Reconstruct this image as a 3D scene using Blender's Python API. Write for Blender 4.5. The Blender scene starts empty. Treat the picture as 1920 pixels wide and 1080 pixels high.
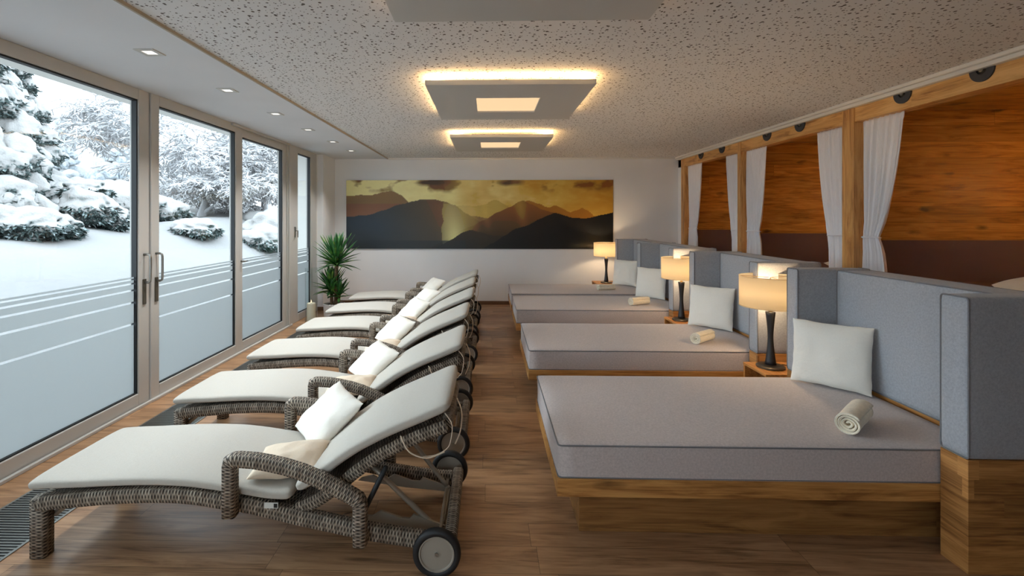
import bpy, bmesh, math, random
from math import sin, cos, pi, radians, sqrt, atan2
from mathutils import Vector, Matrix, noise
random.seed(7)
SC = bpy.context.scene
COL = SC.collection

# ---------------------------------------------------------------- camera
TH = math.atan(22.5 / 900.0)
cam_d = bpy.data.cameras.new('camera')
cam = bpy.data.objects.new('camera', cam_d); COL.objects.link(cam)
cam.location = (0, 0, 1.6)
cam.rotation_euler = (pi / 2, 0, TH)
cam_d.sensor_fit = 'HORIZONTAL'; cam_d.sensor_width = 36.0
cam_d.lens = 900.0 / 1920.0 * 36.0
cam_d.shift_x = (960 - 892.5) / 1920.0
cam_d.shift_y = -(540 - 408) / 1920.0
cam_d.clip_start = 0.02; cam_d.clip_end = 300
SC.camera = cam

# ---------------------------------------------------------------- colour management
SC.view_settings.view_transform = 'Standard'
SC.view_settings.look = 'None'
SC.view_settings.exposure = 1.0
SC.view_settings.gamma = 1.0
SC.view_settings.use_curve_mapping = False
SC.cycles.use_denoising = True
SC.cycles.max_bounces = 10
SC.cycles.diffuse_bounces = 6
SC.cycles.glossy_bounces = 3
SC.cycles.transparent_max_bounces = 12
SC.cycles.sample_clamp_indirect = 6.0
SC.cycles.caustics_reflective = False
SC.cycles.caustics_refractive = False

# ---------------------------------------------------------------- world: overcast sky, brighter overhead
W = bpy.data.worlds.new('overcast_sky'); SC.world = W; W.use_nodes = True
wn = W.node_tree.nodes; wl = W.node_tree.links; wn.clear()
wo = wn.new('ShaderNodeOutputWorld'); wb = wn.new('ShaderNodeBackground')
tc = wn.new('ShaderNodeTexCoord'); sp = wn.new('ShaderNodeSeparateXYZ')
cr = wn.new('ShaderNodeValToRGB')
wl.new(tc.outputs['Generated'], sp.inputs[0]); wl.new(sp.outputs['Z'], cr.inputs[0])
e = cr.color_ramp.elements
e[0].position = 0.0; e[0].color = (1.7, 1.88, 2.08, 1)
e[1].position = 1.0; e[1].color = (2.9, 3.3, 3.75, 1)
m_ = cr.color_ramp.elements.new(0.35); m_.color = (2.42, 2.74, 3.05, 1)
wl.new(cr.outputs[0], wb.inputs[0]); wb.inputs[1].default_value = 1.0
wl.new(wb.outputs[0], wo.inputs[0])

# added area light above the garden, out of view, boosting daylight through the glazing
A_ = bpy.data.lights.new('overcast_daylight', 'AREA'); A_.shape = 'RECTANGLE'; A_.size = 12.0; A_.size_y = 3.2; A_.energy = 120; A_.spread = radians(70); A_.color = (.84, .93, 1.0)
ao = bpy.data.objects.new('overcast_daylight', A_); COL.objects.link(ao); ao.location = (-6.8, 3.6, 5.6)
ao.rotation_euler = (Vector((5.6, 0, -3.8))).to_track_quat('-Z', 'Y').to_euler()
A_.size, A_.size_y = 3.2, 12.0

LAMP_W = 6.5        # bedside lamp bulbs
DOWN_W = 38.0        # recessed downlights
LED_E = 40.0        # strips on top of the ceiling panels
PANEL_E = 0.50      # glowing window of the panels

# ================================================================ helpers
def link(o):
    COL.objects.link(o); return o

def mesh_obj(name, verts, faces, mat, parent=None, smooth=False, uvs=None, sub=0, bevel=0, autos=None):
    me = bpy.data.meshes.new(name)
    me.from_pydata([tuple(v) for v in verts], [], faces)
    if uvs is not None:
        ul = me.uv_layers.new(name='UVMap')
        k = 0
        for uvf in uvs:
            for uv in uvf:
                ul.data[k].uv = uv; k += 1
    if smooth:
        me.polygons.foreach_set('use_smooth', [True] * len(me.polygons))
    if mat: me.materials.append(mat)
    me.update()
    o = bpy.data.objects.new(name, me); link(o)
    if parent: o.parent = parent
    if bevel:
        b = o.modifiers.new('bevel', 'BEVEL'); b.width = bevel; b.segments = 3; b.limit_method = 'ANGLE'; b.angle_limit = radians(40)
        if not smooth:
            me.polygons.foreach_set('use_smooth', [True] * len(me.polygons))
            w = o.modifiers.new('wn', 'WEIGHTED_NORMAL'); w.keep_sharp = True
    if sub:
        s = o.modifiers.new('sub', 'SUBSURF'); s.levels = sub; s.render_levels = sub
    return o

class MB:
    """collects simple shapes for ONE mesh object"""
    def __init__(self): self.v = []; self.f = []; self.uv = []; self.has = False
    def add(self, vs, fs, uvs=None):
        b = len(self.v); self.v += [tuple(p) for p in vs]; self.f += [tuple(b + i for i in f) for f in fs]
        if uvs is None: uvs = [[(0, 0)] * len(f) for f in fs]
        else: self.has = True
        self.uv += uvs
        return self
    def box(self, x0, x1, y0, y1, z0, z1):
        vs = [(x0, y0, z0), (x1, y0, z0), (x1, y1, z0), (x0, y1, z0), (x0, y0, z1), (x1, y0, z1), (x1, y1, z1), (x0, y1, z1)]
        fs = [(0, 3, 2, 1), (4, 5, 6, 7), (0, 1, 5, 4), (1, 2, 6, 5), (2, 3, 7, 6), (3, 0, 4, 7)]
        return self.add(vs, fs)
    def tube(self, pts, r, n=8, cap=True):
        pts = [Vector(p) for p in pts]
        rs = r if isinstance(r, (list, tuple)) else [r] * len(pts)
        vs, fs = [], []
        ref = None
        for i, p in enumerate(pts):
            t = (pts[min(i + 1, len(pts) - 1)] - pts[max(i - 1, 0)]).normalized()
            if ref is None:
                ref = Vector((0, 0, 1)) if abs(t.z) < .9 else Vector((1, 0, 0))
            a = t.cross(ref)
            if a.length < 1e-4: a = t.cross(Vector((.3, .8, .1)))
            a.normalize(); b = t.cross(a).normalized(); ref = -b if False else a.cross(t)
            for k in range(n):
                an = 2 * pi * k / n
                vs.append(p + (a * cos(an) + b * sin(an)) * rs[i])
        for i in range(len(pts) - 1):
            for k in range(n):
                k2 = (k + 1) % n
                fs.append((i * n + k, i * n + k2, (i + 1) * n + k2, (i + 1) * n + k))
        if cap:
            fs.append(tuple(range(n - 1, -1, -1))); fs.append(tuple((len(pts) - 1) * n + k for k in range(n)))
        return self.add(vs, fs)
    def lathe(self, prof, c=(0, 0, 0), n=32, axis='z', cap=True):
        vs, fs = [], []
        for r, z in prof:
            for k in range(n):
                a = 2 * pi * k / n
                if axis == 'z': vs.append((c[0] + r * cos(a), c[1] + r * sin(a), c[2] + z))
                else: vs.append((c[0] + r * cos(a), c[1] + z, c[2] + r * sin(a)))
        for i in range(len(prof) - 1):
            for k in range(n):
                k2 = (k + 1) % n
                q = (i * n + k, i * n + k2, (i + 1) * n + k2, (i + 1) * n + k)
                fs.append(q if axis == 'z' else q[::-1])
        if cap:
            a = tuple(range(n)); b = tuple((len(prof) - 1) * n + k for k in range(n))
            fs.append(a[::-1] if axis == 'z' else a); fs.append(b if axis == 'z' else b[::-1])
        return self.add(vs, fs)
    def sweep(self, pts, w, h, side=(0, 1, 0), n=16, p=4.0, sc=None, capr=True):
        """rounded-rect section swept along pts; UV in metres (length, perimeter)"""
        pts = [Vector(q) for q in pts]; side = Vector(side).normalized()
        L = [0.0]
        for i in range(1, len(pts)): L.append(L[-1] + (pts[i] - pts[i - 1]).length)
        sec = []
        for k in range(n):
            a = 2 * pi * (k + .5) / n
            ca, sa = cos(a), sin(a)
            rr = (abs(ca) ** p + abs(sa) ** p) ** (-1 / p)
            sec.append((ca * rr, sa * rr))
        per = [0.0]
        for k in range(n):
            a, b = sec[k], sec[(k + 1) % n]
            per.append(per[-1] + math.hypot((a[0] - b[0]) * w / 2, (a[1] - b[1]) * h / 2))
        vs, fs, uvs = [], [], []
        for i, q in enumerate(pts):
            a = (pts[i] - pts[i - 1]).normalized() if i else None
            b = (pts[i + 1] - pts[i]).normalized() if i < len(pts) - 1 else None
            t = ((a or b) + (b or a)).normalized()
            k_ = 1.0
            if a and b:
                k_ = 1 / max(.6, sqrt(max(.01, (1 + a.dot(b)) / 2)))
            up = t.cross(side).normalized()
            sw, sh = sc[i] if sc else (1, 1)
            for (cx, cy) in sec:
                vs.append(q + side * (cx * w / 2 * sw) + up * (cy * h / 2 * sh * k_))
        for i in range(len(pts) - 1):
            for k in range(n):
                k2 = (k + 1) % n
                fs.append((i * n + k, (i + 1) * n + k, (i + 1) * n + k2, i * n + k2))
                uvs.append([(L[i], per[k]), (L[i + 1], per[k]), (L[i + 1], per[k + 1]), (L[i], per[k + 1])])
        m = len(pts) - 1
        f0 = tuple(range(n)); f1 = tuple(m * n + k for k in range(n - 1, -1, -1))
        fs += [f0, f1]; uvs += [[(vs[j][0] + vs[j][2], vs[j][1]) for j in f0], [(vs[j][0] + vs[j][2], vs[j][1]) for j in f1]]
        return self.add(vs, fs, uvs)
    def build(self, name, mat, parent=None, **kw):
        return mesh_obj(name, self.v, self.f, mat, parent, uvs=self.uv if self.has else None, **kw)

def empty(name, loc, rz=0.0):
    o = bpy.data.objects.new(name, None); link(o); o.location = loc; o.rotation_euler = (0, 0, rz)
    o.empty_display_size = .1
    return o
def tag(o, label, cat, group=None, kind=None):
    o['label'] = label; o['category'] = cat
    if group: o['group'] = group
    if kind: o['kind'] = kind
    return o
def struct(o, label=None):
    o['kind'] = 'structure'
    if label: o['label'] = label
    return o
def kids(o): return [c for c in bpy.data.objects if c.parent == o]
def copy_tree(o, parent=None):
    c = o.copy(); link(c); c.parent = parent
    for ch in kids(o): copy_tree(ch, c)
    return c
def catmull(P, m=6):
    P = [Vector(p) for p in P]; out = []
    for i in range(len(P) - 1):
        p0 = P[max(i - 1, 0)]; p1 = P[i]; p2 = P[i + 1]; p3 = P[min(i + 2, len(P) - 1)]
        for k in range(m):
            t = k / m
            out.append(.5 * ((2 * p1) + (-p0 + p2) * t + (2 * p0 - 5 * p1 + 4 * p2 - p3) * t * t + (-p0 + 3 * p1 - 3 * p2 + p3) * t ** 3))
    out.append(P[-1]); return out

# ================================================================ materials
def lin(c):
    return tuple((x / 12.92 if x <= .04045 else ((x + .055) / 1.055) ** 2.4) for x in [v / 255 for v in c]) + (1,)
def newmat(name):
    m = bpy.data.materials.new(name); m.use_nodes = True
    nt = m.node_tree; bs = nt.nodes['Principled BSDF']
    return m, nt, bs
def N(nt, t, **kw):
    n = nt.nodes.new(t)
    for k, v in kw.items():
        if hasattr(n, k): setattr(n, k, v)
        else: n.inputs[k.replace('_', ' ')].default_value = v
    return n
def mth(nt, op, a, b=None, c=None):
    n = nt.nodes.new('ShaderNodeMath'); n.operation = op
    for i, x in enumerate((a, b, c)):
        if x is None: continue
        if isinstance(x, (int, float)): n.inputs[i].default_value = x
        else: nt.links.new(x, n.inputs[i])
    return n.outputs[0]
def ramp(nt, fac, stops, interp='LINEAR'):
    r = nt.nodes.new('ShaderNodeValToRGB'); nt.links.new(fac, r.inputs[0])
    r.color_ramp.interpolation = interp
    el = r.color_ramp.elements
    while len(el) < len(stops): el.new(.5)
    for i, (p, c) in enumerate(stops):
        el[i].position = p; el[i].color = c if len(c) == 4 else tuple(c) + (1,)
    return r.outputs[0]
def bump(nt, bs, h, strength=.3, dist=.01):
    b = N(nt, 'ShaderNodeBump'); b.inputs['Strength'].default_value = strength; b.inputs['Distance'].default_value = dist
    nt.links.new(h, b.inputs['Height']); nt.links.new(b.outputs[0], bs.inputs['Normal'])
def obj_co(nt, scale=(1, 1, 1), world=False, loc=(0, 0, 0), rot=(0, 0, 0)):
    t = N(nt, 'ShaderNodeTexCoord'); mp = N(nt, 'ShaderNodeMapping')
    if world:
        g = N(nt, 'ShaderNodeNewGeometry'); nt.links.new(g.outputs['Position'], mp.inputs[0])
    else: nt.links.new(t.outputs['Object'], mp.inputs[0])
    mp.inputs['Scale'].default_value = scale; mp.inputs['Location'].default_value = loc; mp.inputs['Rotation'].default_value = rot
    return mp.outputs[0]
def simple(name, c, rough=.5, metal=0.0, spec=.5):
    m, nt, bs = newmat(name)
    bs.inputs['Base Color'].default_value = lin(c); bs.inputs['Roughness'].default_value = rough
    bs.inputs['Metallic'].default_value = metal; bs.inputs['Specular IOR Level'].default_value = spec
    return m
def plaster(name, c, s=60, st=.15):
    m, nt, bs = newmat(name)
    co = obj_co(nt, world=True)
    n = N(nt, 'ShaderNodeTexNoise', Scale=s, Detail=4.0); nt.links.new(co, n.inputs['Vector'])
    n2 = N(nt, 'ShaderNodeTexNoise', Scale=1.3, Detail=2.0); nt.links.new(co, n2.inputs['Vector'])
    a = lin(c); b = tuple(x * .94 for x in a[:3]) + (1,)
    nt.links.new(ramp(nt, n2.outputs[0], [(.3, b), (.7, a)]), bs.inputs['Base Color'])
    bs.inputs['Roughness'].default_value = .85; bs.inputs['Specular IOR Level'].default_value = .2
    bump(nt, bs, n.outputs[0], st, .002)
    return m
def fabric(name, c, scale=700, st=.35, wr=.0, sheen=.2, mottle=.07):
    m, nt, bs = newmat(name)
    co = obj_co(nt)
    w = N(nt, 'ShaderNodeTexNoise', Scale=scale, Detail=2.0); nt.links.new(co, w.inputs['Vector'])
    w2 = N(nt, 'ShaderNodeTexNoise', Scale=scale * .22, Detail=4.0); nt.links.new(co, w2.inputs['Vector'])
    a = lin(c)
    lo = tuple(x * (1 - mottle * 1.6) for x in a[:3]); hi = tuple(min(1, x * (1 + mottle)) for x in a[:3])
    s = mth(nt, 'ADD', mth(nt, 'MULTIPLY', w.outputs[0], .5), mth(nt, 'MULTIPLY', w2.outputs[0], .5))
    nt.links.new(ramp(nt, s, [(.35, lo), (.65, hi)]), bs.inputs['Base Color'])
    bs.inputs['Roughness'].default_value = .9; bs.inputs['Specular IOR Level'].default_value = .15
    bs.inputs['Sheen Weight'].default_value = sheen
    h = s
    if wr:
        big = N(nt, 'ShaderNodeTexNoise', Scale=7.0, Detail=3.0); nt.links.new(co, big.inputs['Vector'])
        big.inputs['Distortion'].default_value = 1.2
        h = mth(nt, 'ADD', mth(nt, 'MULTIPLY', s, .12), mth(nt, 'MULTIPLY', big.outputs[0], wr))
        bump(nt, bs, h, .6, .02)
    else: bump(nt, bs, h, st, .002)
    return m
def wood(name, c1, c2, dark, axis='x', plank=0.12, plen=1.8, rough=.45, gap=True, knots=.5, pdir='z', tone=.35, seam=.0):
    """grain runs along axis; planks stacked along pdir, plank high and plen long"""
    m, nt, bs = newmat(name)
    g = N(nt, 'ShaderNodeNewGeometry'); s = N(nt, 'ShaderNodeSeparateXYZ'); nt.links.new(g.outputs['Position'], s.inputs[0])
    B = s.outputs[pdir.upper()]
    if axis == 'xy': A = mth(nt, 'ADD', s.outputs['X'], s.outputs['Y']); OT = mth(nt, 'MULTIPLY', B, 0.0)
    else: A = s.outputs[axis.upper()]; OT = s.outputs[[q for q in 'XYZ' if q not in (axis.upper(), pdir.upper())][0]]
    row = mth(nt, 'FLOOR', mth(nt, 'DIVIDE', B, plank))
    wn1 = N(nt, 'ShaderNodeTexWhiteNoise', noise_dimensions='1D'); nt.links.new(row, wn1.inputs['W'])
    a2 = mth(nt, 'ADD', mth(nt, 'DIVIDE', A, plen), mth(nt, 'MULTIPLY', wn1.outputs['Value'], 7.3))
    cell = mth(nt, 'FLOOR', a2)
    cmb = N(nt, 'ShaderNodeCombineXYZ'); nt.links.new(row, cmb.inputs[0]); nt.links.new(cell, cmb.inputs[1])
    wn2 = N(nt, 'ShaderNodeTexWhiteNoise', noise_dimensions='3D'); nt.links.new(cmb.outputs[0], wn2.inputs['Vector'])
    rnd = wn2.outputs['Value']
    co = N(nt, 'ShaderNodeCombineXYZ')
    nt.links.new(mth(nt, 'ADD', mth(nt, 'MULTIPLY', A, 1.0), mth(nt, 'MULTIPLY', rnd, 13.0)), co.inputs[0])
    nt.links.new(mth(nt, 'MULTIPLY', B, 9.0), co.inputs[1]); nt.links.new(mth(nt, 'MULTIPLY', OT, 9.0), co.inputs[2])
    n1 = N(nt, 'ShaderNodeTexNoise', Scale=1.6, Detail=6.0, Roughness=.6, Distortion=1.3); nt.links.new(co.outputs[0], n1.inputs['Vector'])
    co3 = N(nt, 'ShaderNodeVectorMath', operation='MULTIPLY'); nt.links.new(co.outputs[0], co3.inputs[0]); co3.inputs[1].default_value = (2.0, 9, 9)
    n2 = N(nt, 'ShaderNodeTexNoise', Scale=2.0, Detail=3.0); nt.links.new(co3.outputs[0], n2.inputs['Vector'])
    fac = mth(nt, 'ADD', mth(nt, 'MULTIPLY', n1.outputs[0], .7), mth(nt, 'MULTIPLY', n2.outputs[0], .3))
    base = ramp(nt, fac, [(.36, lin(dark)), (.48, lin(c2)), (.62, lin(c1))])
    # per plank tone
    v = mth(nt, 'ADD', 1 - tone / 2, mth(nt, 'MULTIPLY', rnd, tone))
    hsv = N(nt, 'ShaderNodeHueSaturation'); nt.links.new(base, hsv.inputs['Color']); nt.links.new(v, hsv.inputs['Value'])
    col = hsv.outputs[0]
    if knots:
        ck = N(nt, 'ShaderNodeCombineXYZ'); nt.links.new(mth(nt, 'MULTIPLY', A, 1.7), ck.inputs[0]); nt.links.new(mth(nt, 'MULTIPLY', B, 4.2), ck.inputs[1]); nt.links.new(mth(nt, 'MULTIPLY', OT, 2), ck.inputs[2])
        nz = N(nt, 'ShaderNodeTexNoise', Scale=3.0, Detail=2.0); nt.links.new(ck.outputs[0], nz.inputs['Vector'])
        vm = N(nt, 'ShaderNodeVectorMath', operation='ADD'); nt.links.new(ck.outputs[0], vm.inputs[0])
        sc_ = N(nt, 'ShaderNodeVectorMath', operation='SCALE'); nt.links.new(nz.outputs['Color'], sc_.inputs[0]); sc_.inputs['Scale'].default_value = .35
        nt.links.new(sc_.outputs[0], vm.inputs[1])
        vo = N(nt, 'ShaderNodeTexVoronoi', Scale=1.0); nt.links.new(vm.outputs[0], vo.inputs['Vector'])
        k = ramp(nt, vo.outputs['Distance'], [(.06, (1, 1, 1)), (.17, (0, 0, 0))])
        mx = N(nt, 'ShaderNodeMix', data_type='RGBA'); nt.links.new(mth(nt, 'MULTIPLY', k, knots), mx.inputs['Factor'])
        nt.links.new(col, mx.inputs[6]); mx.inputs[7].default_value = lin(tuple(x * .3 for x in dark))
        col = mx.outputs[2]
    if gap:
        fb = mth(nt, 'FRACT', mth(nt, 'DIVIDE', B, plank)); fa = mth(nt, 'FRACT', a2)
        db = mth(nt, 'MULTIPLY', mth(nt, 'MINIMUM', fb, mth(nt, 'SUBTRACT', 1.0, fb)), plank)
        da = mth(nt, 'MULTIPLY', mth(nt, 'MINIMUM', fa, mth(nt, 'SUBTRACT', 1.0, fa)), plen)
        d = mth(nt, 'MINIMUM', da, db)
        gg = ramp(nt, mth(nt, 'MULTIPLY', d, 100.0), [(.05, (.35, .35, .35)), (.18, (1, 1, 1))])
        mm = N(nt, 'ShaderNodeMix', data_type='RGBA', blend_type='MULTIPLY'); mm.inputs['Factor'].default_value = 1
        nt.links.new(col, mm.inputs[6]); nt.links.new(gg, mm.inputs[7]); col = mm.outputs[2]
    nt.links.new(col, bs.inputs['Base Color'])
    bs.inputs['Roughness'].default_value = rough; bs.inputs['Specular IOR Level'].default_value = .4
    bump(nt, bs, fac, .12, .004)
    return m

M = {}
M['wall'] = plaster('wall_paint', (238, 238, 238))
M['soffit'] = plaster('soffit_paint', (222, 223, 226))
M['white'] = simple('white_gloss_paint', (225, 222, 216), .45)
M['floor'] = wood('floor_planks', (184, 145, 108), (160, 121, 87), (116, 84, 58), axis='x', plank=.18, plen=1.25, rough=.36, pdir='y', knots=.35, tone=.3)
M['oak_y'] = wood('oak_beam', (230, 184, 120), (210, 158, 94), (160, 110, 60), axis='y', plank=.6, plen=4, gap=False, knots=.6, pdir='x', tone=.1)
M['oak_z'] = wood('oak_post', (226, 178, 114), (204, 150, 88), (152, 102, 56), axis='z', plank=.6, plen=4, gap=False, knots=.5, pdir='x', tone=.1)
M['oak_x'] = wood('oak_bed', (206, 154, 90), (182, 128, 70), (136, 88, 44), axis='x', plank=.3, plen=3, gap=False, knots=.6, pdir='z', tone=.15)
M['oak_plinth'] = wood('oak_plinth', (166, 118, 68), (140, 96, 52), (104, 66, 34), axis='x', plank=.3, plen=3, gap=False, knots=.5, pdir='z', tone=.1)  # bed oak darkened on the plinth to stand in for shadow under the rail
M['oak_blocks'] = wood('oak_blocks', (186, 134, 78), (158, 108, 58), (116, 74, 38), axis='xy', plank=.085, plen=.55, gap=False, knots=.5, pdir='z', tone=.45)
M['oak_table'] = wood('oak_table', (208, 150, 86), (182, 122, 62), (130, 82, 40), axis='y', plank=.4, plen=3, gap=False, knots=.3, pdir='x', tone=.1)
M['alcove'] = wood('alcove_planks', (222, 174, 92), (200, 148, 68), (140, 94, 44), axis='x', plank=.155, plen=2.6, rough=.4, gap=True, knots=.85, pdir='z', tone=.5)
M['plum'] = plaster('plum_wall_paint', (112, 96, 100))
M['cream'] = fabric('cream_canvas', (186, 180, 169), 500, wr=.22, mottle=.03)
M['pillow'] = fabric('white_cotton', (238, 233, 222), 600, wr=.5, mottle=.02)
M['beige'] = fabric('beige_cotton', (226, 208, 184), 600, wr=.4, mottle=.03)
M['greyfab'] = fabric('light_grey_wool', (200, 188, 184), 420, .5, mottle=.12)
M['bluegrey'] = fabric('blue_grey_wool', (166, 168, 173), 420, .5, mottle=.12)
M['piping'] = fabric('grey_piping', (122, 120, 122), 600, .3)
M['towel'] = fabric('cream_terry', (244, 232, 208), 260, .9, mottle=.08)
M['towel_in'] = fabric('cream_terry_fold', (230, 220, 200), 260, .9, mottle=.08)
M['frame'] = simple('window_frame_lacquer', (190, 187, 181), .4)
M['gasket'] = simple('black_rubber_gasket', (24, 26, 28), .6)
M['steel'] = simple('brushed_steel', (150, 148, 142), .35, .9)
M['alu'] = simple('taupe_tube_metal', (150, 138, 122), .4, .3)
M['rubber'] = simple('black_rubber', (22, 22, 24), .55)
M['hub'] = simple('grey_plastic_hub', (150, 142, 130), .5)
M['disc'] = simple('dark_grey_disc', (62, 64, 70), .5, .3)
M['black_wood'] = simple('black_stained_wood', (34, 30, 32), .45)
M['bronze'] = simple('dark_bronze', (92, 84, 72), .35, .6)
M['brass'] = simple('brass', (190, 150, 90), .3, .9)
M['black'] = simple('black_plastic', (12, 12, 12), .5)
M['pot'] = simple('white_pot_glaze', (226, 226, 226), .35)
M['soil'] = simple('dark_soil', (52, 40, 32), .95)
M['wax'] = simple('ivory_wax', (240, 226, 200), .5)
M['tagw'] = simple('white_label_cloth', (206, 206, 200), .8)
M['panel'] = simple('ceiling_panel_grey', (196, 194, 190), .6)
M['strip'] = simple('oak_edge_strip', (170, 158, 140), .6)
M['skirt'] = simple('brown_skirting', (104, 76, 56), .5)

def emis(name, c, s, base=(230, 220, 200)):
    m, nt, bs = newmat(name)
    bs.inputs['Base Color'].default_value = lin(base)
    bs.inputs['Emission Color'].default_value = tuple(c) + (1,); bs.inputs['Emission Strength'].default_value = s
    return m
M['led'] = emis('warm_led_strip', (1.0, .62, .26), LED_E)
M['led_dim'] = emis('warm_led_strip_dim', (1.0, .60, .30), LED_E * .12)
M['glow'] = emis('warm_light_window', (1.0, .68, .38), PANEL_E, (60, 55, 50))
M['spot'] = emis('downlight_lens', (1.0, .95, .86), .8, (80, 80, 80))
M['flame'] = emis('candle_flame', (1.0, .6, .25), 2.0)

# perforated acoustic ceiling
m, nt, bs = newmat('perforated_acoustic_board'); M['perf'] = m
co = obj_co(nt, world=True)
hs = []
for (sc_, thr, lo) in ((20.0, .19, .45), (36.0, .17, .50), (14.0, .12, .2)):
    mp = N(nt, 'ShaderNodeMapping'); nt.links.new(co, mp.inputs[0]); mp.inputs['Location'].default_value = (sc_, sc_ * 1.7, 0); mp.inputs['Scale'].default_value = (1, 1, 0)
    v = N(nt, 'ShaderNodeTexVoronoi', Scale=sc_, voronoi_dimensions='2D'); nt.links.new(mp.outputs[0], v.inputs['Vector'])
    sx = N(nt, 'ShaderNodeSeparateColor'); nt.links.new(v.outputs['Color'], sx.inputs[0])
    rad = mth(nt, 'MULTIPLY', mth(nt, 'ADD', .35, mth(nt, 'MULTIPLY', sx.outputs[0], .65)), thr)
    on = mth(nt, 'GREATER_THAN', sx.outputs[1], lo)
    inside = mth(nt, 'LESS_THAN', v.outputs['Distance'], rad)
    hs.append(mth(nt, 'MULTIPLY', on, inside))
hh = mth(nt, 'MAXIMUM', mth(nt, 'MAXIMUM', hs[0], hs[1]), hs[2])
mx = N(nt, 'ShaderNodeMix', data_type='RGBA'); nt.links.new(hh, mx.inputs['Factor'])
mx.inputs[6].default_value = lin((226, 225, 225)); mx.inputs[7].default_value = lin((104, 97, 92))
nt.links.new(mx.outputs[2], bs.inputs['Base Color']); bs.inputs['Roughness'].default_value = .9; bs.inputs['Specular IOR Level'].default_value = .1
bump(nt, bs, mth(nt, 'SUBTRACT', 1.0, hh), .5, .004)

# wicker: strands wrapped round each rail, UVs in metres
m, nt, bs = newmat('grey_wicker'); M['wicker'] = m
uv = N(nt, 'ShaderNodeTexCoord'); s = N(nt, 'ShaderNodeSeparateXYZ'); nt.links.new(uv.outputs['UV'], s.inputs[0])
cu = mth(nt, 'DIVIDE', s.outputs[0], .0075); cv = mth(nt, 'DIVIDE', s.outputs[1], .0235)
iu = mth(nt, 'FLOOR', cu); iv = mth(nt, 'FLOOR', cv); fu = mth(nt, 'FRACT', cu)
ph = mth(nt, 'MULTIPLY', mth(nt, 'FLOORED_MODULO', iu, 2.0), .5)
fv = mth(nt, 'FRACT', mth(nt, 'ADD', mth(nt, 'MULTIPLY', cv, .5), ph))
arch = mth(nt, 'SINE', mth(nt, 'MULTIPLY', fv, 2 * pi))            # over / under
rnd_ = mth(nt, 'SINE', mth(nt, 'MULTIPLY', fu, pi))                 # strand roundness
hgt = mth(nt, 'ADD', mth(nt, 'MULTIPLY', arch, .5), mth(nt, 'MULTIPLY', rnd_, .55))
cmb = N(nt, 'ShaderNodeCombineXYZ'); nt.links.new(iu, cmb.inputs[0]); nt.links.new(mth(nt, 'FLOOR', mth(nt, 'ADD', mth(nt, 'MULTIPLY', cv, .5), ph)), cmb.inputs[1])
wn_ = N(nt, 'ShaderNodeTexWhiteNoise', noise_dimensions='3D'); nt.links.new(cmb.outputs[0], wn_.inputs['Vector'])
colr = ramp(nt, wn_.outputs['Value'], [(0, lin((126, 112, 98))), (.5, lin((160, 146, 130))), (1, lin((188, 174, 156)))])
drk = ramp(nt, hgt, [(.02, (.10, .09, .085)), (.42, (1, 1, 1))])
mm = N(nt, 'ShaderNodeMix', data_type='RGBA', blend_type='MULTIPLY'); mm.inputs['Factor'].default_value = 1
nt.links.new(colr, mm.inputs[6]); nt.links.new(drk, mm.inputs[7]); nt.links.new(mm.outputs[2], bs.inputs['Base Color'])
bs.inputs['Roughness'].default_value = .6; bs.inputs['Specular IOR Level'].default_value = .3
bump(nt, bs, hgt, .9, .004)

# thin clear glass and frosted film
def thin_glass(name, tint=(.93, .97, .98), refl=1.0):
    m = bpy.data.materials.new(name); m.use_nodes = True; nt = m.node_tree; nt.nodes.clear()
    o = N(nt, 'ShaderNodeOutputMaterial'); t = N(nt, 'ShaderNodeBsdfTransparent'); g = N(nt, 'ShaderNodeBsdfGlossy')
    t.inputs[0].default_value = tint + (1,); g.inputs['Roughness'].default_value = .01
    f = N(nt, 'ShaderNodeFresnel'); g_ = N(nt, 'ShaderNodeNewGeometry')
    ior = mth(nt, 'SUBTRACT', 1.3, mth(nt, 'MULTIPLY', g_.outputs['Backfacing'], 1.3 - 1 / 1.3)); nt.links.new(ior, f.inputs[0])
    mx = N(nt, 'ShaderNodeMixShader'); nt.links.new(f.outputs[0], mx.inputs[0]); nt.links.new(t.outputs[0], mx.inputs[1]); nt.links.new(g.outputs[0], mx.inputs[2])
    nt.links.new(mx.outputs[0], o.inputs[0]); return m
M['glass'] = thin_glass('clear_window_glass')
M['vase_glass'] = thin_glass('clear_vase_glass', (.96, .98, .98))
m = bpy.data.materials.new('frosted_film'); m.use_nodes = True; nt = m.node_tree; nt.nodes.clear(); M['film'] = m
o = N(nt, 'ShaderNodeOutputMaterial'); t = N(nt, 'ShaderNodeBsdfTranslucent'); d = N(nt, 'ShaderNodeBsdfDiffuse'); tr = N(nt, 'ShaderNodeBsdfTransparent')
t.inputs[0].default_value = (.41, .41, .40, 1); d.inputs[0].default_value = (.70, .76, .80, 1); tr.inputs[0].default_value = (.7, .8, .86, 1)
m1 = N(nt, 'ShaderNodeMixShader'); m1.inputs[0].default_value = .18; nt.links.new(t.outputs[0], m1.inputs[1]); nt.links.new(d.outputs[0], m1.inputs[2])
m2 = N(nt, 'ShaderNodeMixShader'); m2.inputs[0].default_value = .06; nt.links.new(m1.outputs[0], m2.inputs[1]); nt.links.new(tr.outputs[0], m2.inputs[2])
nt.links.new(m2.outputs[0], o.inputs[0])
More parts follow.
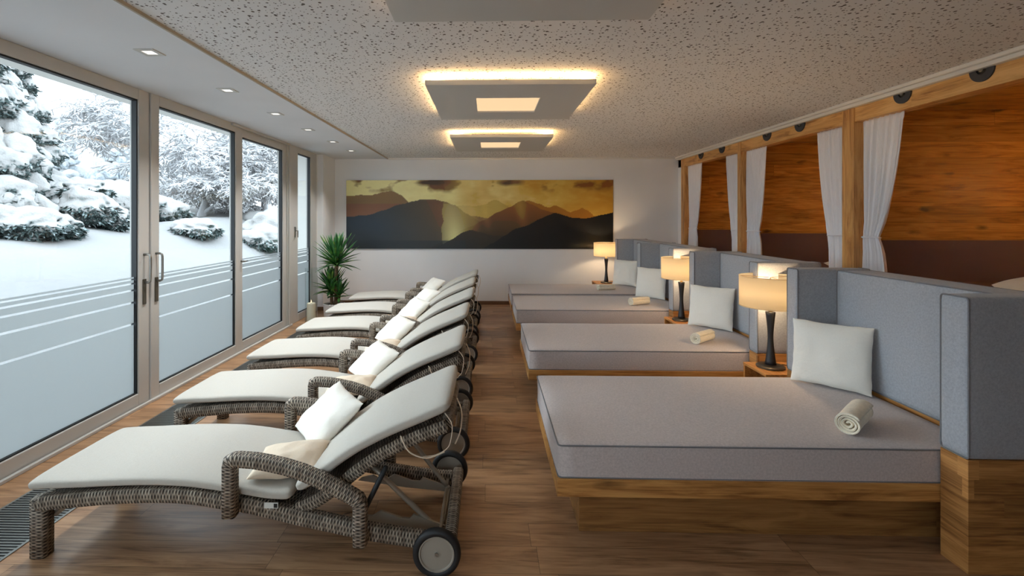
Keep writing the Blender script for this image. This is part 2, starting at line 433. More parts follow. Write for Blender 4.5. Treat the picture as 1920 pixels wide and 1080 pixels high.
def cloth_tr(name, c, tf=.4, transp=0.0, bumps=False):
    m = bpy.data.materials.new(name); m.use_nodes = True; nt = m.node_tree; nt.nodes.clear()
    o = N(nt, 'ShaderNodeOutputMaterial'); t = N(nt, 'ShaderNodeBsdfTranslucent'); d = N(nt, 'ShaderNodeBsdfDiffuse')
    t.inputs[0].default_value = lin(c); d.inputs[0].default_value = lin(c)
    m1 = N(nt, 'ShaderNodeMixShader'); m1.inputs[0].default_value = tf; nt.links.new(d.outputs[0], m1.inputs[1]); nt.links.new(t.outputs[0], m1.inputs[2])
    out = m1.outputs[0]
    if transp:
        tr = N(nt, 'ShaderNodeBsdfTransparent'); m2 = N(nt, 'ShaderNodeMixShader'); m2.inputs[0].default_value = transp
        nt.links.new(out, m2.inputs[1]); nt.links.new(tr.outputs[0], m2.inputs[2]); out = m2.outputs[0]
    nt.links.new(out, o.inputs[0]); return m
M['shade'] = cloth_tr('ivory_lampshade_cloth', (253, 243, 222), .80)
M['curtain'] = cloth_tr('sheer_white_curtain', (253, 252, 254), .12, .0)

# snow by slope: snow lies on what faces up, dark needles or bark show below
def snowy(name, dark1, dark2, lo=-.15, hi=.25, nscale=3.0, namp=.9, leaf=40.0, sn=(.33, .315, .30, 1)):
    m, nt, bs = newmat(name)
    g = N(nt, 'ShaderNodeNewGeometry'); s = N(nt, 'ShaderNodeSeparateXYZ'); nt.links.new(g.outputs['Normal'], s.inputs[0])
    nz = N(nt, 'ShaderNodeTexNoise', Scale=nscale, Detail=5.0, Roughness=.6); nt.links.new(g.outputs['Position'], nz.inputs['Vector'])
    f = mth(nt, 'ADD', s.outputs[2], mth(nt, 'MULTIPLY', mth(nt, 'SUBTRACT', nz.outputs[0], .5), namp))
    fac = ramp(nt, mth(nt, 'ADD', mth(nt, 'MULTIPLY', f, .5), .5), [(.5 + lo / 2, (0, 0, 0)), (.5 + hi / 2, (1, 1, 1))])
    lf = N(nt, 'ShaderNodeTexNoise', Scale=leaf, Detail=3.0); nt.links.new(g.outputs['Position'], lf.inputs['Vector'])
    dk = ramp(nt, lf.outputs[0], [(.4, lin(dark1)), (.62, lin(dark2))])
    mx = N(nt, 'ShaderNodeMix', data_type='RGBA'); nt.links.new(fac, mx.inputs['Factor']); nt.links.new(dk, mx.inputs[6]); mx.inputs[7].default_value = sn
    nt.links.new(mx.outputs[2], bs.inputs['Base Color']); bs.inputs['Roughness'].default_value = .8; bs.inputs['Specular IOR Level'].default_value = .15
    bump(nt, bs, lf.outputs[0], .5, .03)
    return m
M['evergreen'] = snowy('snow_laden_evergreen', (26, 36, 36), (112, 124, 122), lo=-.30, hi=-.04, nscale=5.0, namp=1.1, leaf=26)
m, nt, bs = newmat('dark_frosted_needles'); M['needles'] = m
g = N(nt, 'ShaderNodeNewGeometry'); n = N(nt, 'ShaderNodeTexNoise', Scale=9.0, Detail=3.0); nt.links.new(g.outputs['Position'], n.inputs['Vector'])
nt.links.new(ramp(nt, n.outputs[0], [(.40, lin((34, 46, 44))), (.56, lin((84, 98, 94))), (.66, lin((176, 184, 186)))]), bs.inputs['Base Color']); bs.inputs['Roughness'].default_value = .8
M['farfir'] = snowy('snow_dusted_distant_fir', (150, 156, 160), (184, 190, 194), lo=-.1, hi=.5, leaf=8)  # needle tones paled to stand in for distance haze
M['bark'] = snowy('snow_laden_bark', (168, 171, 176), (214, 216, 220), lo=-.75, hi=-.3, sn=(.46, .45, .45, 1), nscale=14, namp=.8, leaf=30)  # bark and its snow lightened to offset shade inside the crowns
m, nt, bs = newmat('hoar_frost'); M['frost'] = m; bs.inputs['Base Color'].default_value = (.50, .49, .49, 1); bs.inputs['Roughness'].default_value = .85  # tree snow made paler than the ground's to offset its self-shading
m, nt, bs = newmat('fresh_snow'); M['snow'] = m
co = obj_co(nt, world=True); n = N(nt, 'ShaderNodeTexNoise', Scale=2.5, Detail=6.0); nt.links.new(co, n.inputs['Vector'])
bs.inputs['Base Color'].default_value = (.235, .225, .215, 1); bs.inputs['Roughness'].default_value = .8; bs.inputs['Specular IOR Level'].default_value = .15  # ground snow greyed so the bright daylight does not clip it
bump(nt, bs, n.outputs[0], .4, .08)
# ================================================================ room shell
YB, YF = 8.846, -2.6          # far wall, wall behind the camera
XL, XR = -2.94, 3.47
ZC = 2.70
b = MB(); b.box(-3.05, 5.75, YF, YB + .1, -.12, 0); struct(b.build('floor', M['floor']), 'brown wood plank floor')
b = MB(); b.box(-1.85, XR + .02, YF, YB, ZC, ZC + .12); struct(b.build('ceiling', M['perf']), 'white perforated acoustic ceiling')
b = MB(); b.box(-3.06, -1.862, YF, YB, 2.685, 2.82); struct(b.build('trim_1', M['soffit']), 'smooth white ceiling strip along the windows')
b = MB(); b.box(-1.862, -1.848, YF, YB, 2.68, 2.82); struct(b.build('trim_2', M['strip']), 'pale wood strip at the edge of the perforated ceiling')
b = MB(); b.box(-3.06, 5.75, YB, YB + .1, 0, 2.82); struct(b.build('wall_back', M['wall']), 'white back wall')
b = MB(); b.box(-3.3, -2.6, YF - .1, YF, 0, 2.82); b.box(-.7, 5.75, YF - .1, YF, 0, 2.82); b.box(-2.6, -.7, YF - .1, YF, 2.6, 2.82); struct(b.build('wall_front', M['wall']))
for k_ in range(2):  # added glazing behind the camera, unseen, bringing in extra daylight
    b = MB(); x_ = -2.6 + k_ * .95; ring_w = .95
    b.box(x_, x_ + .06, YF - .08, YF - .02, 0, 2.6); b.box(x_ + ring_w - .06, x_ + ring_w, YF - .08, YF - .02, 0, 2.6); b.box(x_, x_ + ring_w, YF - .08, YF - .02, 0, .1); b.box(x_, x_ + ring_w, YF - .08, YF - .02, 2.5, 2.6)
    fr_ = struct(b.build('window_%d' % (5 + k_), M['frame']))
    b = MB(); b.box(x_ + .06, x_ + ring_w - .06, YF - .055, YF - .045, .1, 2.5); b.build('glass_pane', M['glass'], fr_)
b = MB(); b.box(-3.06, -2.84, 8.20, YB, 0, 2.685); struct(b.build('wall_left', M['wall']), 'white wall pier between windows and back wall')
b = MB(); b.box(-2.84, 3.47, YB - .014, YB, 0, .065); struct(b.build('baseboard_back', M['skirt']))
b = MB(); b.box(-2.95, -2.826, 8.186, 8.20, 0, .065); b.box(-2.84, -2.826, 8.20, YB - .014, 0, .065); struct(b.build('baseboard_left', M['skirt']))
b = MB(); b.box(-3.06, -2.94, 8.14, 8.20, 0, 2.685); struct(b.build('trim_3', M['white']), 'white window reveal')

b = MB(); b.box(-1.84, 3.40, YB - .03, YB, 2.668, ZC); struct(b.build('trim_14', M['white'], bevel=.005), 'white cove at the top of the back wall')
# ---- glazing
def ring(mb, x0, x1, y0, y1, z0, z1, l, r, bt, tp):
    mb.box(x0, x1, y0, y0 + l, z0, z1); mb.box(x0, x1, y1 - r, y1, z0, z1)
    mb.box(x0, x1, y0 + l, y1 - r, z0, z0 + bt); mb.box(x0, x1, y0 + l, y1 - r, z1 - tp, z1)
FILM = [(None, .700), (.716, .880), (.896, .984), (.998, 1.040), (1.054, 1.076), (1.088, 1.102)]
def leaf(name, y0, y1, l, r, xin=-2.94, label=None, top=.09, bot=.115, z1=2.685):
    root = empty(name, (xin, (y0 + y1) / 2, 0)); struct(root, label)
    oy = (y0 + y1) / 2
    f = MB(); ring(f, -.08, 0, y0 - oy, y1 - oy, 0.002, z1, l, r, bot, top)
    f.build('frame', M['frame'], root, bevel=.006)
    g = MB(); ring(g, -.055, -.012, y0 + l - oy, y1 - r - oy, bot, z1 - top, .012, .012, .012, .012)
    g.build('gasket', M['gasket'], root)
    p = MB(); p.box(-.046, -.036, y0 + l - oy, y1 - r - oy, bot, z1 - top); p.build('glass_pane', M['glass'], root)
    fl = MB()
    for a, c in FILM:
        fl.box(-.0345, -.0335, y0 + l - oy + .012, y1 - r - oy - .012, (a or bot + .012), c)
    fl.build('frosted_film', M['film'], root)
    return root, oy
d1, c1 = leaf('door_1', 1.36, 4.095, .12, .125, label='wide sliding glass door nearest the camera')
d2, c2 = leaf('door_2', 4.105, 5.60, .105, .09, xin=-2.93, label='glass door with a pull handle beside the wide sliding door')
w1, cw1 = leaf('window_1', 5.605, 6.93, .075, .115, label='third glass pane from the camera', top=.12)
w2, cw2 = leaf('window_2', 7.08, 8.14, .25, .27, xin=-2.93, label='narrow glass pane beside the palm')
w3, _ = leaf('window_3', -.25, 1.355, .10, .10)
b = MB(); b.box(-3.06, -2.94, YF, -.255, 0, 2.685); struct(b.build('wall_left_near', M['wall']))  # unseen wall replacing a window, to cut daylight near the camera
b = MB(); b.box(-3.03, -2.925, 6.935, 7.075, 0, 2.685); b.box(-2.925, -2.905, 6.96, 7.01, 0.01, 2.68)
struct(b.build('trim_4', M['frame'], bevel=.005), 'window mullion post')
b = MB(); b.box(-2.93, -2.90, 4.09, 7.07, 0, .022); b.box(-2.93, -2.905, 1.36, 4.09, 0, .022); b.box(-2.93, -2.90, 5.4, 7.0, 2.655, 2.684)
struct(b.build('trim_5', M['frame'], bevel=.003), 'door track')
def pull(root, y, flip, zz=(1.045, 1.285)):
    h = MB()
    x = .058
    pts = [(0, y, zz[1]), (x * .7, y, zz[1]), (x * .93, y, zz[1] - .008), (x, y, zz[1] - .03), (x, y, zz[0] + .03), (x * .93, y, zz[0] + .008), (x * .7, y, zz[0]), (0, y, zz[0])]
    h.tube(pts, .0105, 10)
    o = h.build('handle', M['steel'], root, smooth=True); o['label'] = 'brushed steel pull handle'
    e_ = MB(); e_.box(0, .011, y - .018, y + .018, .86, 1.075)
    e_.build('lock_plate', M['bronze'], o, bevel=.003)
pull(d1, 4.03 - c1, 1); pull(d2, 4.165 - c2, -1)
h = MB(); h.tube([(0, 5.645 - cw1, 1.08), (.05, 5.645 - cw1, 1.08)], .011, 10); h.tube([(.045, 5.635 - cw1, 1.08), (.045, 5.71 - cw1, 1.08)], .009, 10)
h.build('handle', M['steel'], w1, smooth=True)
h = MB(); h.box(0, .012, 7.19 - cw2, 7.22 - cw2, 1.30, 1.46); h.tube([(0, 7.205 - cw2, 1.40), (.05, 7.205 - cw2, 1.40), (.05, 7.205 - cw2, 1.30)], .009, 8)
h.build('handle', M['steel'], w2)

# ---- right side: white cove, oak beam, posts, alcoves
b = MB(); b.box(3.40, XR + .02, YF, YB, 2.672, ZC); b.box(3.425, XR + .02, YF, YB, 2.640, 2.672)
struct(b.build('trim_6', M['white'], bevel=.006), 'white cove moulding above the oak beam')
b = MB(); b.box(XR, XR + .14, YF, YB, 2.505, 2.70); struct(b.build('trim_7', M['oak_y'], bevel=.004), 'oak beam above the curtained alcoves')
for i, (ya, yb) in enumerate(((2.60, 2.76), (4.63, 4.79), (6.665, 6.755), (8.56, 8.70))):
    b = MB()
    if i == 1:
        b.box(XR - .012, XR + .13, ya, ya + .088, 0, 2.64); b.box(XR - .004, XR + .13, ya + .09, yb, 0, 2.64)
    else: b.box(XR - .008, XR + .13, ya, yb, 0, 2.64)
    struct(b.build('trim_%d' % (8 + i), M['oak_z'], bevel=.004), 'oak post between alcoves')
b = MB(); b.box(XR, 5.75, 8.70, YB, 0, 2.82); struct(b.build('wall_right', M['wall']), 'white wall end beside the last oak post')
for i, y in enumerate((2.68, 4.71, 6.71, 8.64)):
    b = MB(); b.box(XR + .13, 5.65, y - .03, y + .03, 1.385, 2.62); struct(b.build('wall_alcove_wood', M['alcove']), 'wood planked alcove partition'); bpy.context.view_layer.objects.active = None
    b = MB(); b.box(XR + .13, 5.65, y - .025, y + .025, 0, 1.385); struct(b.build('wall_alcove_low', M['plum']), 'dark lower alcove partition')
b = MB(); b.box(5.65, 5.75, YF, YB, 0, 2.82); struct(b.build('wall_alcove_end', M['alcove']))
b = MB(); b.box(XR + .14, 5.75, YF, YB, 2.62, 2.82); struct(b.build('ceiling_alcove', M['alcove']))
b = MB(); b.box(XR + .02, XR + .12, YF, YB, 0, .98); struct(b.build('wall_alcove_front', M['plum']))
b = MB(); b.box(XR + .125, 5.64, 2.72, 8.60, .90, .99); struct(b.build('floor_alcove', M['plum']), 'raised alcove deck')

# ---- convector grille in the floor along the glazing
root = empty('floor_grille', (-2.47, 4.2, 0)); tag(root, 'long metal floor grille running along the glass doors', 'floor grille')
b = MB(); b.box(-.205, -.19, -3.0, 3.0, 0, .004); b.box(.19, .205, -3.0, 3.0, 0, .004); b.build('edge_frame', M['steel'], root)
b = MB(); y = -2.99
while y < 3.0:
    b.box(-.19, .19, y, y + .009, .0005, .0035); y += .0205
b.build('bars', M['steel'], root)
b = MB(); b.box(-.19, .19, -3.0, 3.0, 0, .0005); b.build('dark_duct', M['gasket'], root)

# ---- ceiling light panels
def panel(yc, label, dim=False, win=True):
    root = empty('ceiling_light', (.17, yc, ZC)); tag(root, label, 'ceiling light', 'square glowing panels under the ceiling')
    b = MB(); H = .65; z0, z1 = -.09, -.052
    if win:
        a = .27; o_ = .03
        b.box(-H, -a, -H, H, z0, z1); b.box(a, H, -H, H, z0, z1); b.box(-a, a, -H, o_ - a, z0, z1); b.box(-a, a, o_ + a, H, z0, z1)
    b.build('panel', M['panel'], root)
    if win:
        g = MB(); g.box(-a, a, o_ - a, o_ + a, z0 + .012, z0 + .016); g.build('light_window', M['glow'], root)
    s = MB(); q = .05
    for (x0, x1, y0, y1) in ((-H + q, H - q, -H + q, -H + q + .02), (-H + q, H - q, H - q - .02, H - q), (-H + q, -H + q + .02, -H + q, H - q), (H - q - .02, H - q, -H + q, H - q)):
        s.box(x0, x1, y0, y1, z1 + .001, z1 + .007)
    s.build('led_strip', M['led_dim'] if dim else M['led'], root)
    for sx in (-.4, .4):
        for sy in (-.4, .4):
            r = MB(); r.box(sx - .015, sx + .015, sy - .015, sy + .015, z1, 0); r.build('spacer', M['white'], root)
panel(1.82, 'square ceiling light panel nearest the camera, cut by the top of the view', dim=True)
panel(4.30, 'middle square ceiling light panel with a glowing window and bright halo')
panel(6.69, 'farthest small looking square ceiling light panel, closest to the mural')

# ---- downlights
dl = ['first', 'second', 'third', 'fourth', 'fifth', 'sixth']
proto = None
for i, y in enumerate((3.09, 4.03, 4.955, 5.86, 6.80, 7.72)):
    if proto is None:
        root = empty('downlight', (-2.215, y, 2.685)); tag(root, '', 'downlight', 'recessed square downlights above the glazing')
        b = MB(); ring(b, -.06, .06, -.06, .06, -.006, 0, .0, .0, .0, .0)
        b = MB(); b.box(-.065, -.036, -.065, .065, -.006, .0); b.box(.036, .065, -.065, .065, -.006, .0); b.box(-.036, .036, -.065, -.036, -.006, 0); b.box(-.036, .036, .036, .065, -.006, 0)
        b.build('bezel', M['frame'], root)
        b = MB(); b.box(-.036, .036, -.036, .036, -.003, -.001); b.build('lens', M['spot'], root)
        proto = root
    else: root = copy_tree(proto); root.location = (-2.215, y, 2.685)
    root['label'] = 'recessed square downlight above the glazing, %s one counted from the camera' % dl[i]
    L = bpy.data.lights.new('downlight_bulb', 'SPOT'); L.energy = DOWN_W; L.color = (.95, .98, 1); L.spot_size = radians(110); L.spot_blend = .8; L.shadow_soft_size = .03
    lo = bpy.data.objects.new('downlight_bulb', L); link(lo); lo.location = (-2.215, y, 2.67); lo.parent = None

# ---- discs on the beam
D = [(3.454, 'dark half disc on the oak beam nearest the camera'), (4.10, 'dark half disc on the oak beam, second from the camera, above the nearest curtain'),
     (5.42, 'dark half disc on the oak beam, third from the camera, above the middle alcove'), (6.05, 'dark half disc on the oak beam, fourth from the camera, above the middle alcove'),
     (7.20, 'small dark half disc on the oak beam, second from the back wall'), (7.90, 'small dark half disc on the oak beam, closest to the back wall')]
for y, lab in D:
    root = empty('beam_disc', (XR, y, 2.64)); tag(root, lab, 'disc', 'dark half discs along the oak beam')
    b = MB(); n = 24
    def half(r0, r1, xa, xb, cz=0.0):
        vs = []
        for k in range(n + 1):
            a = pi + pi * k / n
            for (r, x) in ((r0, xa), (r1, xa), (r1, xb), (r0, xb)): vs.append((x, r * cos(a), cz + r * sin(a)))
        fs = []
        for k in range(n):
            for j in range(4):
                j2 = (j + 1) % 4; fs.append((k * 4 + j, k * 4 + j2, (k + 1) * 4 + j2, (k + 1) * 4 + j))
        fs.append((0, 1, 2, 3)); fs.append((n * 4 + 3, n * 4 + 2, n * 4 + 1, n * 4))
        return vs, fs
    b.add(*half(.036, .086, -.012, 0)); b.build('plate', M['disc'], root)
    b = MB(); b.add(*half(.0, .036, -.004, 0)); b.build('recess', M['black'], root)
    b = MB(); b.add(*half(.0, .016, -.016, -.004, -.003)); b.build('pin', M['steel'], root)

# ---- curtains: pleated sheets tied back
def curtain(name_label, post, far_top, tie, far_bot, y_tie_post, x=3.505, zt=2.51, ztie=1.42, zb=1.0, seed=0):
    """post = Y of the edge along the post; far_* = Y of the free edge"""
    rnd = random.Random(seed)
    nu, nv = 150, 60; vs = []; fs = []
    np_ = 8
    phs = [rnd.uniform(-.5, .5) for _ in range(np_ + 2)]
    for j in range(nv + 1):
        v = j / nv; z = zt + (zb - zt) * v
        if z > ztie:
            q = (zt - z) / (zt - ztie)
            far = far_top + (tie - far_top) * (.55 * q + .45 * q ** 3)
            near = post + (y_tie_post - post) * q ** 2.5
        else:
            q = (ztie - z) / (ztie - zb)
            far = tie + (far_bot - tie) * sqrt(q); near = y_tie_post + (post - y_tie_post) * sqrt(q)
        pinch = math.exp(-((z - ztie) / .10) ** 2)
        for i in range(nu + 1):
            u = i / nu
            # header gathers at top
            w = u + .018 * sin(5 * u + seed) * (1 - u) * u * 4
            ph = np_ * 2 * pi * w + phs[int(u * np_)] * .0 + .5 * sin(3 * v + seed)
            amp = .020 * (.75 + .35 * sin(2.1 * ph / 3 + seed)) * (1 - .35 * pinch)
            d = amp * sin(ph) + .006 * sin(2.7 * ph + v * 3)
            if v < .045: d = d * .6 + .006 * sin(ph * 2)
            if pinch > .2: d -= .010 * pinch
            yy = near + (far - near) * w + .006 * cos(ph)
            zz = z + (.006 * sin(ph) if v == 0 else 0) + pinch * .012 * cos(u * 9)
            vs.append((x - 3.505 + d, yy - post, zz - zb))
    for j in range(nv):
        for i in range(nu):
            a = j * (nu + 1) + i; fs.append((a, a + 1, a + nu + 2, a + nu + 1))
    root = empty('curtain', (3.535, post, zb)); tag(root, name_label, 'curtain', 'white curtains tied back in the alcoves')
    o = mesh_obj('cloth', vs, fs, M['curtain'], root, smooth=True)
    md = o.modifiers.new('thickness', 'SOLIDIFY'); md.thickness = .0015
    t = MB(); yc = (tie + y_tie_post) / 2 - post; w = abs(tie - y_tie_post) / 2 + .006
    pts = [(cos(a) * .040 - .008, yc + sin(a) * w, ztie - zb + .004 * sin(2 * a)) for a in [2 * pi * k / 28 for k in range(29)]]
    t.tube(pts, .007, 6, cap=False); t.build('tieback', M['curtain'], root, smooth=True)
    return root
curtain('white sheer curtain nearest the camera, tied back beside the thick double post', 4.625, 4.16, 4.42, 4.34, 4.60, seed=1)
curtain('white sheer curtain on the far side of the thick double post', 4.80, 5.24, 5.06, 5.05, 4.81, seed=2)
curtain('white sheer curtain on the near side of the slim oak post', 6.655, 6.17, 6.32, 6.27, 6.62, seed=3)
curtain('white sheer curtain on the far side of the slim oak post', 6.765, 7.20, 7.03, 7.01, 6.78, seed=4)
curtain('farthest white sheer curtain, beside the end post at the back wall', 8.55, 8.0, 8.2, 8.2, 8.5, seed=5)

# lamps deep inside the alcoves
for y, lab in ((3.6, 'small wall lamp deep in the nearest alcove'), (5.6, 'small wall lamp deep in the middle alcove'), (7.6, 'small wall lamp deep in the far alcove')):
    root = empty('alcove_lamp', (5.65, y, 1.95)); tag(root, lab, 'wall lamp')
    b = MB(); b.box(-.02, 0, -.04, .04, -.06, .06); b.build('back_plate', M['bronze'], root)
    b = MB(); b.lathe([(.055, -.08), (.06, .08)], c=(-.09, 0, 0), n=20, cap=False); b.build('lamp_shade', M['shade'], root, smooth=True)
    L = bpy.data.lights.new('alcove_bulb', 'POINT'); L.energy = 45; L.color = (1, .78, .50); L.shadow_soft_size = .03
    lo = bpy.data.objects.new('alcove_bulb', L); link(lo); lo.location = (5.56, y, 1.95)

# ---- mural
def fbm(x, y, s=1.0, o=4):
    return noise.fractal(Vector((x * s, y * s, 3.7)), 1.0, 2.0, o)
def interp(P, x):
    if x <= P[0][0]: return P[0][1]
    for i in range(len(P) - 1):
        if x <= P[i + 1][0]:
            t = (x - P[i][0]) / (P[i + 1][0] - P[i][0]); t = t * t * (3 - 2 * t) * .5 + t * .5
            return P[i][1] + (P[i + 1][1] - P[i][1]) * t
    return P[-1][1]
def mix(a, b, t):
    t = max(0, min(1, t)); return tuple(x + (y - x) * t for x, y in zip(a, b))
RA = [(0, .77), (.1, .79), (.15, .82), (.17, .84), (.19, .82), (.205, .79), (.24, .67), (.3, .55), (1, .2)]
RB = [(0, .47), (.08, .49), (.14, .56), (.2, .64), (.25, .69), (.30, .72), (.335, .715), (.37, .69), (.41, .64), (.45, .52), (.6, .1), (1, 0)]
RC = [(.3, 0), (.48, .34), (.52, .42), (.57, .53), (.62, .62), (.655, .69), (.665, .70), (.70, .64), (.74, .57), (.78, .52), (.85, .4), (1, .4)]
RD = [(.6, .5), (.66, .68), (.69, .70), (.72, .66), (.76, .60), (.785, .63), (.80, .61), (.84, .53), (.865, .56), (.885, .595), (.90, .57), (.93, .48), (1, .5)]
RE = [(.33, 0), (.36, .06), (.40, .14), (.44, .24), (.47, .28), (.5, .25), (.55, .2), (1, .1)]
RF = [(.5, -.02), (.55, .08), (.60, .2), (.64, .3), (.68, .34), (.73, .44), (.76, .49), (.785, .52), (.81, .50), (.85, .455), (.89, .445), (.92, .46), (.96, .50), (1, .53)]
def mural_rgb(u, v):
    n1 = fbm(u * 4, v * 1.6, 3.0); n2 = fbm(u * 4 + 9, v * 3.5, 5.0)
    sky = mix((212, 204, 140), (168, 130, 56), (u - .15) * 1.25 + n1 * .35)
    sky = mix(sky, (226, 218, 158), .55 * math.exp(-((u - .2) / .16) ** 2) + n2 * .25)
    cl = fbm(u * 5 + 2, v * 2.2, 2.2)
    if v > .80: sky = mix(sky, (104, 76, 40), (cl - .03) * 2.8 * min(1, (v - .8) * 9))
    dk = max(math.exp(-((u - .32) / .065) ** 2 - ((v - .965) / .055) ** 2), math.exp(-((u - .62) / .05) ** 2 - ((v - .965) / .05) ** 2)) + n2 * .2
    sky = mix(sky, (74, 54, 34), (dk - .25) * 1.8)
    haze = (190, 168, 96)
    c = mix(sky, haze, (.75 - v) * 1.8)
    if u > .72: c = mix(c, (150, 100, 30), (u - .72) * 2.2 * max(0, .85 - abs(v - .65)))
    if v < .63 + .03 * n2 + .07 * math.exp(-((u - .56) / .03) ** 2) and .3 < u < .72: c = mix(c, (138, 112, 56), .45)
    if v < interp(RA, u) + n2 * .012: c = mix((112, 84, 56), (140, 108, 70), (v - .45) * 1.2)
    if u > .6 and v < interp(RD, u) + n2 * .012: c = mix((128, 84, 26), (146, 98, 36), v)
    if v < interp(RB, u) + n2 * .010:
        c = mix((34, 46, 58), (96, 74, 46), (u - .12) * 3.6 + (v - .3) * .6)
        c = mix(c, (60, 52, 44), max(0, .35 - v) * 1.5)
    if v < interp(RC, u) + n2 * .008: c = mix((58, 42, 24), (118, 86, 40), (v - .15) * 2.1)
    ray = math.exp(-((u - .40 - (.5 - v) * .03) / .055) ** 2) * (1 if u > .365 - .01 * n1 else .12)
    c = mix(c, (206, 204, 140), ray * min(1, max(0, 1.15 - v)) * .95 * (1 if v < .66 else .5))
    for rc, rw, ra in ((.47, .02, .4), (.52, .015, .3), (.655, .018, .28), (.44, .02, .3)):
        c = mix(c, (204, 180, 104), ra * math.exp(-((u - rc - (.6 - v) * .05) / rw) ** 2) * max(0, min(1, (v - .2) * 3)))
    if v < interp(RE, u) + n2 * .008: c = mix((40, 34, 26), (78, 58, 32), (v - .05) * 2.4)
    if v < interp(RF, u) + n2 * .006: c = mix((16, 17, 17), (22, 21, 20), v * 2)
    if u < .45 and v < .12: c = mix(c, (32, 40, 46), .6)
    return tuple(min(255, q * (1.14 if q > 90 else 1.0)) for q in c)
root = empty('mural_panel', (-.169, YB - .02, 1.025)); tag(root, 'long panoramic mountain sunset picture on the back wall', 'wall picture')
b = MB(); b.box(-2.453, 2.453, 0, .02, 0, 1.265); b.build('backing_board', M['black'], root)
NU, NV = 430, 112; vs = []; fs = []; cols = []
for j in range(NV + 1):
    for i in range(NU + 1):
        u, v = i / NU, j / NV
        vs.append((-2.453 + 4.906 * u, -.003, 1.265 * v)); cols += list(lin(mural_rgb(u, v)))
for j in range(NV):
    for i in range(NU):
        a = j * (NU + 1) + i; fs.append((a, a + 1, a + NU + 2, a + NU + 1))
m, nt, bs = newmat('printed_mountain_picture'); at = N(nt, 'ShaderNodeVertexColor'); at.layer_name = 'print'
nt.links.new(at.outputs[0], bs.inputs['Base Color']); bs.inputs['Roughness'].default_value = .38; bs.inputs['Specular IOR Level'].default_value = .4
o = mesh_obj('picture', vs, fs, m, root)
ca = o.data.color_attributes.new('print', 'FLOAT_COLOR', 'POINT'); ca.data.foreach_set('color', cols)
# ================================================================ beds
BX0, BX1 = .345, 2.405
def wavy(x0, x1, n=14, a=.002, s=0):
    return [(x0 + (x1 - x0) * k / n, a * sin(k * 1.7 + s)) for k in range(n + 1)]
def round_loop(x0, x1, y0, y1, z, r=.03, m=5):
    pts = []
    for (cx, cy, a0) in ((x1 - r, y1 - r, 0), (x0 + r, y1 - r, pi / 2), (x0 + r, y0 + r, pi), (x1 - r, y0 + r, 3 * pi / 2)):
        for k in range(m + 1):
            a = a0 + pi / 2 * k / m; pts.append((cx + r * cos(a), cy + r * sin(a), z))
    pts.append(pts[0]); return pts
def pad(x0, x1, y0, y1, z0, z1, r=.02, puff=.006, seg=10):
    """upholstered block: box with softly domed faces and rounded edges"""
    bm = bmesh.new(); bmesh.ops.create_cube(bm, size=2)
    bmesh.ops.subdivide_edges(bm, edges=bm.edges[:], cuts=seg, use_grid_fill=True)
    c = Vector(((x0 + x1) / 2, (y0 + y1) / 2, (z0 + z1) / 2)); h = Vector(((x1 - x0) / 2, (y1 - y0) / 2, (z1 - z0) / 2))
    for v in bm.verts:
        p = v.co.copy()
        q = Vector((math.copysign(1 - (1 - abs(p.x)) , p.x), p.y, p.z))
        # concentrate verts near the edges
        f = [math.copysign(1 - (1 - abs(t)) ** 1.5, t) for t in q]
        w = Vector((f[0] * h.x, f[1] * h.y, f[2] * h.z))
        core = Vector((max(-h.x + r, min(h.x - r, w.x)), max(-h.y + r, min(h.y - r, w.y)), max(-h.z + r, min(h.z - r, w.z))))
        d = w - core
        if d.length > 1e-6: w = core + d.normalized() * r
        for ax in range(3):
            o1, o2 = [k for k in range(3) if k != ax]
            if abs(abs(p[ax]) - 1) < 1e-5:
                w[ax] += math.copysign(puff * (1 - f[o1] ** 4) * (1 - f[o2] ** 4), p[ax])
        v.co = c + w
    vs = [v.co.copy() for v in bm.verts]; fs = [tuple(v.index for v in f.verts) for f in bm.faces]
    bm.free(); return vs, fs
def bed(y0, label, ln=1.035):
    root = empty('daybed', (BX0, y0, 0)); tag(root, label, 'bed', 'grey upholstered daybeds in a row')
    L = BX1 - BX0
    # plinth
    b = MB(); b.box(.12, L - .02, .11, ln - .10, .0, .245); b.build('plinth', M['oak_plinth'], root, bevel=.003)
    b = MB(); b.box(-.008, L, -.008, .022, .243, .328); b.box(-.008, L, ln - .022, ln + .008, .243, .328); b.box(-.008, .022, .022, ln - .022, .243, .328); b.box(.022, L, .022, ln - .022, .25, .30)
    b.build('bed_frame', M['oak_x'], root, bevel=.003)
    b = MB(); b.add(*pad(0, L - .005, 0.004, ln - .004, .30, .498, r=.016, puff=.004)); mt = b.build('mattress', M['greyfab'], root, smooth=True)
    b = MB(); b.tube(round_loop(-.002, L - .004, .002, ln - .002, .487, r=.02), .0042, 6, cap=False); b.build('piping', M['piping'], mt, smooth=True)
    b = MB(); b.tube(round_loop(-.001, L - .004, .003, ln - .003, .332, r=.02), .0035, 6, cap=False); b.build('piping', M['piping'], mt, smooth=True)
    return root
bed(2.350, 'grey daybed nearest the camera, with a rolled towel')
bed(4.020, 'grey daybed second from the camera')
bed(5.780, 'grey daybed third from the camera')
bed(6.995, 'grey daybed farthest from the camera, next to the back wall')

